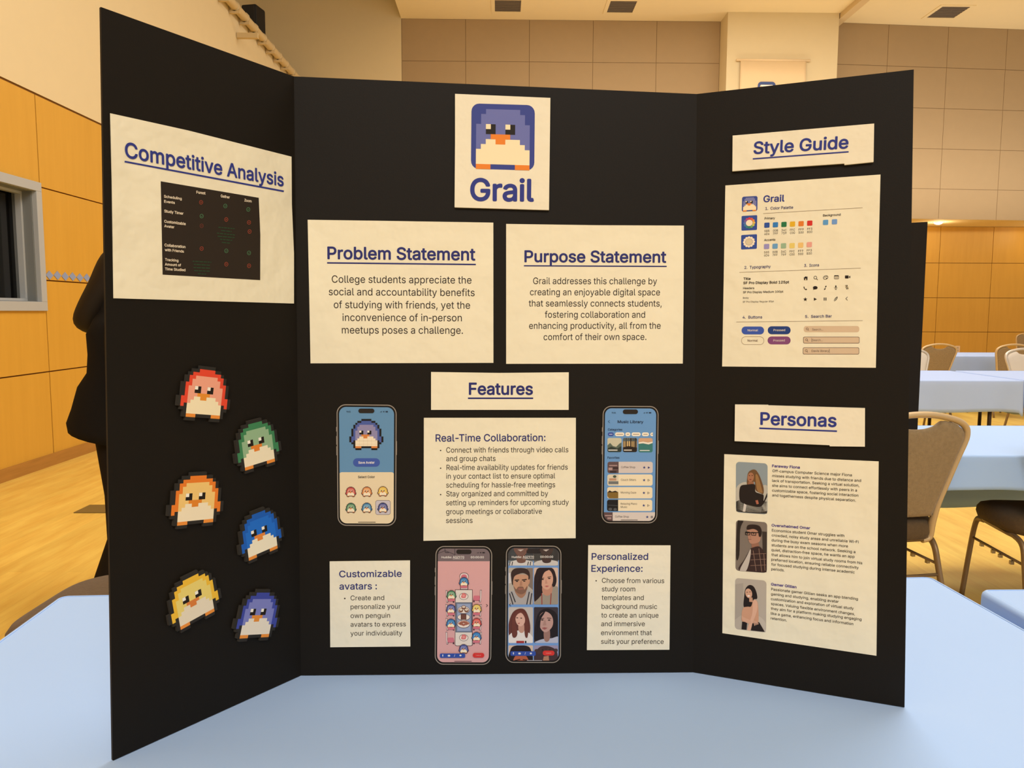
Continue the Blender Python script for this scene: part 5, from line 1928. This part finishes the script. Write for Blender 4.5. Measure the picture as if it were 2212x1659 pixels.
def t_man():
    s.poly([(330, 380), (406, 380), (406, 650), (350, 600)], P(126, 110, 96), 3)
    s.poly([(105, 440), (150, 440), (150, 560), (105, 570)], P(206, 198, 188), 3)
    s.poly([(105, 830), (105, 690), (170, 655), (340, 650), (406, 690), (406, 830)], P(168, 160, 152), 4)
    for a in ((118, 690, 160, 828), (142, 672, 190, 800), (362, 672, 330, 828), (392, 690, 372, 828)):
        s.line(*a, 13, P(50, 48, 52), 5)
    s.poly([(185, 640), (310, 620), (320, 690), (270, 748), (215, 720)], P(160, 116, 88), 5)
    s.poly([(160, 470), (350, 470), (355, 560), (335, 640), (290, 692), (240, 695), (190, 660), (165, 590)], P(190, 142, 110), 6)
    s.poly(elp(357, 548, 12, 32, 8), P(184, 130, 98), 5)
    s.poly([(168, 600), (200, 640), (225, 610), (285, 610), (300, 645), (335, 600), (330, 650), (290, 694), (240, 697), (192, 664)], P(128, 92, 72), 7)
    s.poly([(225, 628), (285, 626), (282, 642), (230, 645)], P(158, 98, 84), 8)
    s.poly([(138, 500), (136, 440), (165, 395), (220, 378), (320, 385), (362, 430), (368, 500), (350, 520), (345, 470), (280, 440), (190, 470), (165, 520), (158, 590), (145, 560)], P(58, 42, 36), 7)
    s.line(180, 528, 236, 524, 12, P(50, 36, 30), 8).line(270, 526, 330, 518, 12, P(50, 36, 30), 8)
    s.poly([(250, 540), (272, 540), (276, 596), (240, 598)], P(170, 122, 94), 7)
    eyes(((210, 543), (300, 540)), 15, (40, 34, 34))


def t_hood():
    s.poly([(420, 540), (440, 440), (480, 378), (640, 378), (690, 470), (695, 560), (650, 640), (560, 640), (520, 700), (520, 828), (430, 828)], P(44, 32, 32), 3)
    s.poly([(640, 620), (716, 620), (716, 828), (425, 828), (470, 760), (540, 690)], P(150, 138, 120), 4)
    s.poly([(530, 600), (640, 590), (640, 680), (585, 720), (530, 690)], P(186, 132, 106), 5)
    s.poly([(500, 470), (540, 410), (610, 405), (650, 470), (652, 550), (620, 620), (580, 645), (530, 620), (505, 560)], P(206, 156, 128), 6)
    s.poly([(490, 530), (500, 440), (550, 385), (600, 400), (550, 430), (520, 500), (510, 620), (480, 700), (460, 640)], P(44, 32, 32), 7)
    s.line(516, 690, 518, 828, 11, P(150, 62, 52), 6).line(632, 690, 622, 828, 11, P(150, 62, 52), 6)
    s.line(502, 508, 545, 500, 7, P(52, 36, 34), 8).line(585, 492, 630, 484, 7, P(52, 36, 34), 8)
    eyes(((525, 518), (608, 506)), 16)
    s.poly([(550, 602), (575, 594), (606, 598), (580, 614)], P(176, 96, 88), 8)
    s.poly([(562, 520), (572, 520), (586, 568), (556, 572)], P(190, 138, 112), 7)


def t_red():
    s.poly([(120, 1230), (106, 1080), (150, 940), (220, 885), (300, 890), (350, 980), (375, 1120), (345, 1250), (300, 1240), (250, 1150), (210, 1240)], P(98, 54, 46), 3)
    s.poly([(110, 1303), (120, 1200), (220, 1150), (300, 1150), (390, 1210), (398, 1303)], P(222, 212, 200), 4)
    s.poly([(232, 1070), (290, 1060), (300, 1150), (265, 1180), (230, 1150)], P(190, 142, 120), 5)
    s.poly([(190, 1000), (200, 940), (260, 920), (305, 960), (308, 1040), (280, 1085), (240, 1095), (205, 1060)], P(212, 166, 144), 6)
    s.poly([(280, 910), (330, 960), (350, 1100), (340, 1230), (310, 1220), (300, 1100), (308, 1000), (260, 930), (200, 970), (190, 1060), (215, 1180), (190, 1235), (150, 1210), (150, 1010), (210, 900)], P(104, 56, 46), 7)
    s.rect(202, 1277, 298, 1304, P(160, 48, 44), 6).rect(308, 1277, 326, 1304, P(38, 34, 44), 6)
    eyes(((212, 992), (262, 996)), 12)
    s.poly([(218, 1058), (240, 1052), (246, 1060), (228, 1068)], P(170, 90, 82), 8)


def t_dark():
    s.poly([(420, 1250), (440, 1050), (480, 930), (560, 880), (650, 900), (712, 980), (716, 1200), (680, 1270), (600, 1200), (560, 1270), (480, 1280)], P(34, 28, 30), 3)
    s.poly([(440, 1303), (480, 1270), (560, 1250), (640, 1245), (716, 1225), (716, 1303)], P(176, 176, 186), 4)
    s.poly([(545, 1140), (610, 1130), (615, 1250), (580, 1290), (545, 1260)], P(150, 112, 98), 5)
    s.poly([(480, 1020), (500, 950), (560, 915), (625, 950), (655, 1020), (645, 1100), (590, 1160), (540, 1165), (495, 1110)], P(184, 144, 130), 6)
    s.poly([(478, 1060), (490, 970), (560, 905), (540, 950), (505, 1010), (495, 1120), (510, 1200), (460, 1180)], P(34, 28, 30), 7)
    s.line(500, 1003, 545, 998, 7, P(48, 36, 36), 8).line(580, 994, 632, 998, 7, P(48, 36, 36), 8)
    eyes(((522, 1018), (606, 1020)), 16)
    s.poly([(515, 1118), (545, 1108), (588, 1116), (550, 1138)], P(150, 86, 82), 8)
    s.poly([(545, 1020), (562, 1020), (572, 1085), (528, 1086)], P(168, 128, 114), 7)


def t_top(x0, c1, c2, c3, stripe):
    def d():
        s.poly([(x0, 346), (x0 + 30, 300), (x0 + 120, 278), (x0 + 200, 278), (x0 + 290, 300), (x0 + 302, 346)], P(*c3), 3)
        if stripe:
            for k in (20, 50, 245, 275):
                s.line(x0 + k, 300, x0 + k - 8, 346, 10, P(48, 46, 48), 4)
        s.poly([(x0 + 110, 230), (x0 + 200, 230), (x0 + 210, 300), (x0 + 150, 318), (x0 + 105, 296)], P(*c2), 5)
        s.poly([(x0 + 72, 126), (x0 + 230, 126), (x0 + 222, 190), (x0 + 180, 236), (x0 + 130, 238), (x0 + 88, 196)], P(*c1), 6)
        s.poly(elp(x0 + 152, 152, 38, 15), P(222, 206, 190), 7)
        s.poly(elp(x0 + 152, 144, 40, 10), P(*c1), 8)
    return d


tile(105, 90, 407, 350, (126, 134, 134), t_top(105, (124, 88, 74), (112, 80, 66), (206, 198, 186), True), 2)
tile(418, 90, 718, 350, (110, 106, 98), t_top(418, (74, 56, 48), (70, 52, 46), (196, 188, 176), False), 2)
tile(105, 376, 407, 830, (178, 166, 148), t_man)
tile(418, 375, 718, 830, (206, 176, 152), t_hood)
tile(105, 862, 407, 1305, (188, 178, 166), t_red)
tile(418, 862, 718, 1305, (58, 50, 54), t_dark)


def t_low1():
    s.poly([(115, 1560), (125, 1400), (180, 1340), (330, 1340), (385, 1400), (390, 1560)], P(38, 30, 30), 3)
    s.poly([(170, 1560), (185, 1470), (240, 1450), (320, 1460), (350, 1560)], P(176, 92, 62), 4)
    s.line(180, 1520, 250, 1505, 12, P(50, 30, 26), 5).line(280, 1508, 340, 1515, 12, P(50, 30, 26), 5)


def t_low2():
    s.poly([(425, 1560), (440, 1420), (500, 1350), (600, 1345), (690, 1390), (716, 1480), (716, 1560)], P(66, 48, 48), 3)
    s.poly([(520, 1560), (540, 1470), (600, 1460), (610, 1560)], P(170, 120, 92), 4)
    for k in range(9):
        s.poly(elp(450 + k * 30, 1400 + 20 * math.sin(k * 2), 24, 22), P(72, 54, 52), 4)


tile(105, 1334, 407, 1560, (206, 178, 152), t_low1, 12)
tile(418, 1334, 718, 1560, (150, 140, 160), t_low2, 12)
s.rr(330, 1512, 520, 1519, 3, P(190, 180, 175), 12).part('home_bar')
s.rr(86, 60, 736, 288, 24, mat('translucent_print_grey', obs(84, 78, 74), 0.55, 0.2), 2).part('header_bar')
for x0, c1 in ((105, (112, 82, 70)), (418, (70, 56, 50))):
    s.poly([(x0 + 72, 128), (x0 + 215, 128), (x0 + 205, 190), (x0 + 170, 228), (x0 + 125, 230), (x0 + 85, 190)], P(*c1), 9).poly([(x0 + 110, 150), (x0 + 190, 146), (x0 + 150, 172)], P(190, 174, 160), 10)
s.part('portrait_photo')
notch(s, 325, 142, 508, 198, ink(44, 38, 36))
s.text('Huddle:', 145, 252, 266, 252, 25, wt, 12, .012).text('AQZ970', 280, 252, 418, 252, 26, wt, 12, .016).line(280, 261, 419, 261, 3, wt, 12).text('00:00:00', 496, 250, 655, 250, 25, wt, 12, .016).part('header_lettering')
s.rr(130, 1404, 440, 1460, 14, ink(52, 78, 152), 8)
s.rr(160, 1416, 172, 1438, 5, iw, 9).rect(164, 1438, 168, 1446, iw, 9).rr(226, 1420, 256, 1442, 8, iw, 9).line(306, 1444, 316, 1416, 4, iw, 9).poly(elp(381, 1430, 13, 11), iw, 9).part('tool_bar')
s.rr(528, 1396, 672, 1456, 28, ink(210, 54, 46), 8).text('Leave', 568, 1432, 630, 1432, 14, ink(230, 170, 150), 9).part('button')
s.line(132, 816, 116, 832, 6, ink(36, 40, 60), 5).line(116, 831, 134, 850, 6, ink(36, 40, 60), 5).part('back_arrow')

bpy.data.objects.remove(_to)
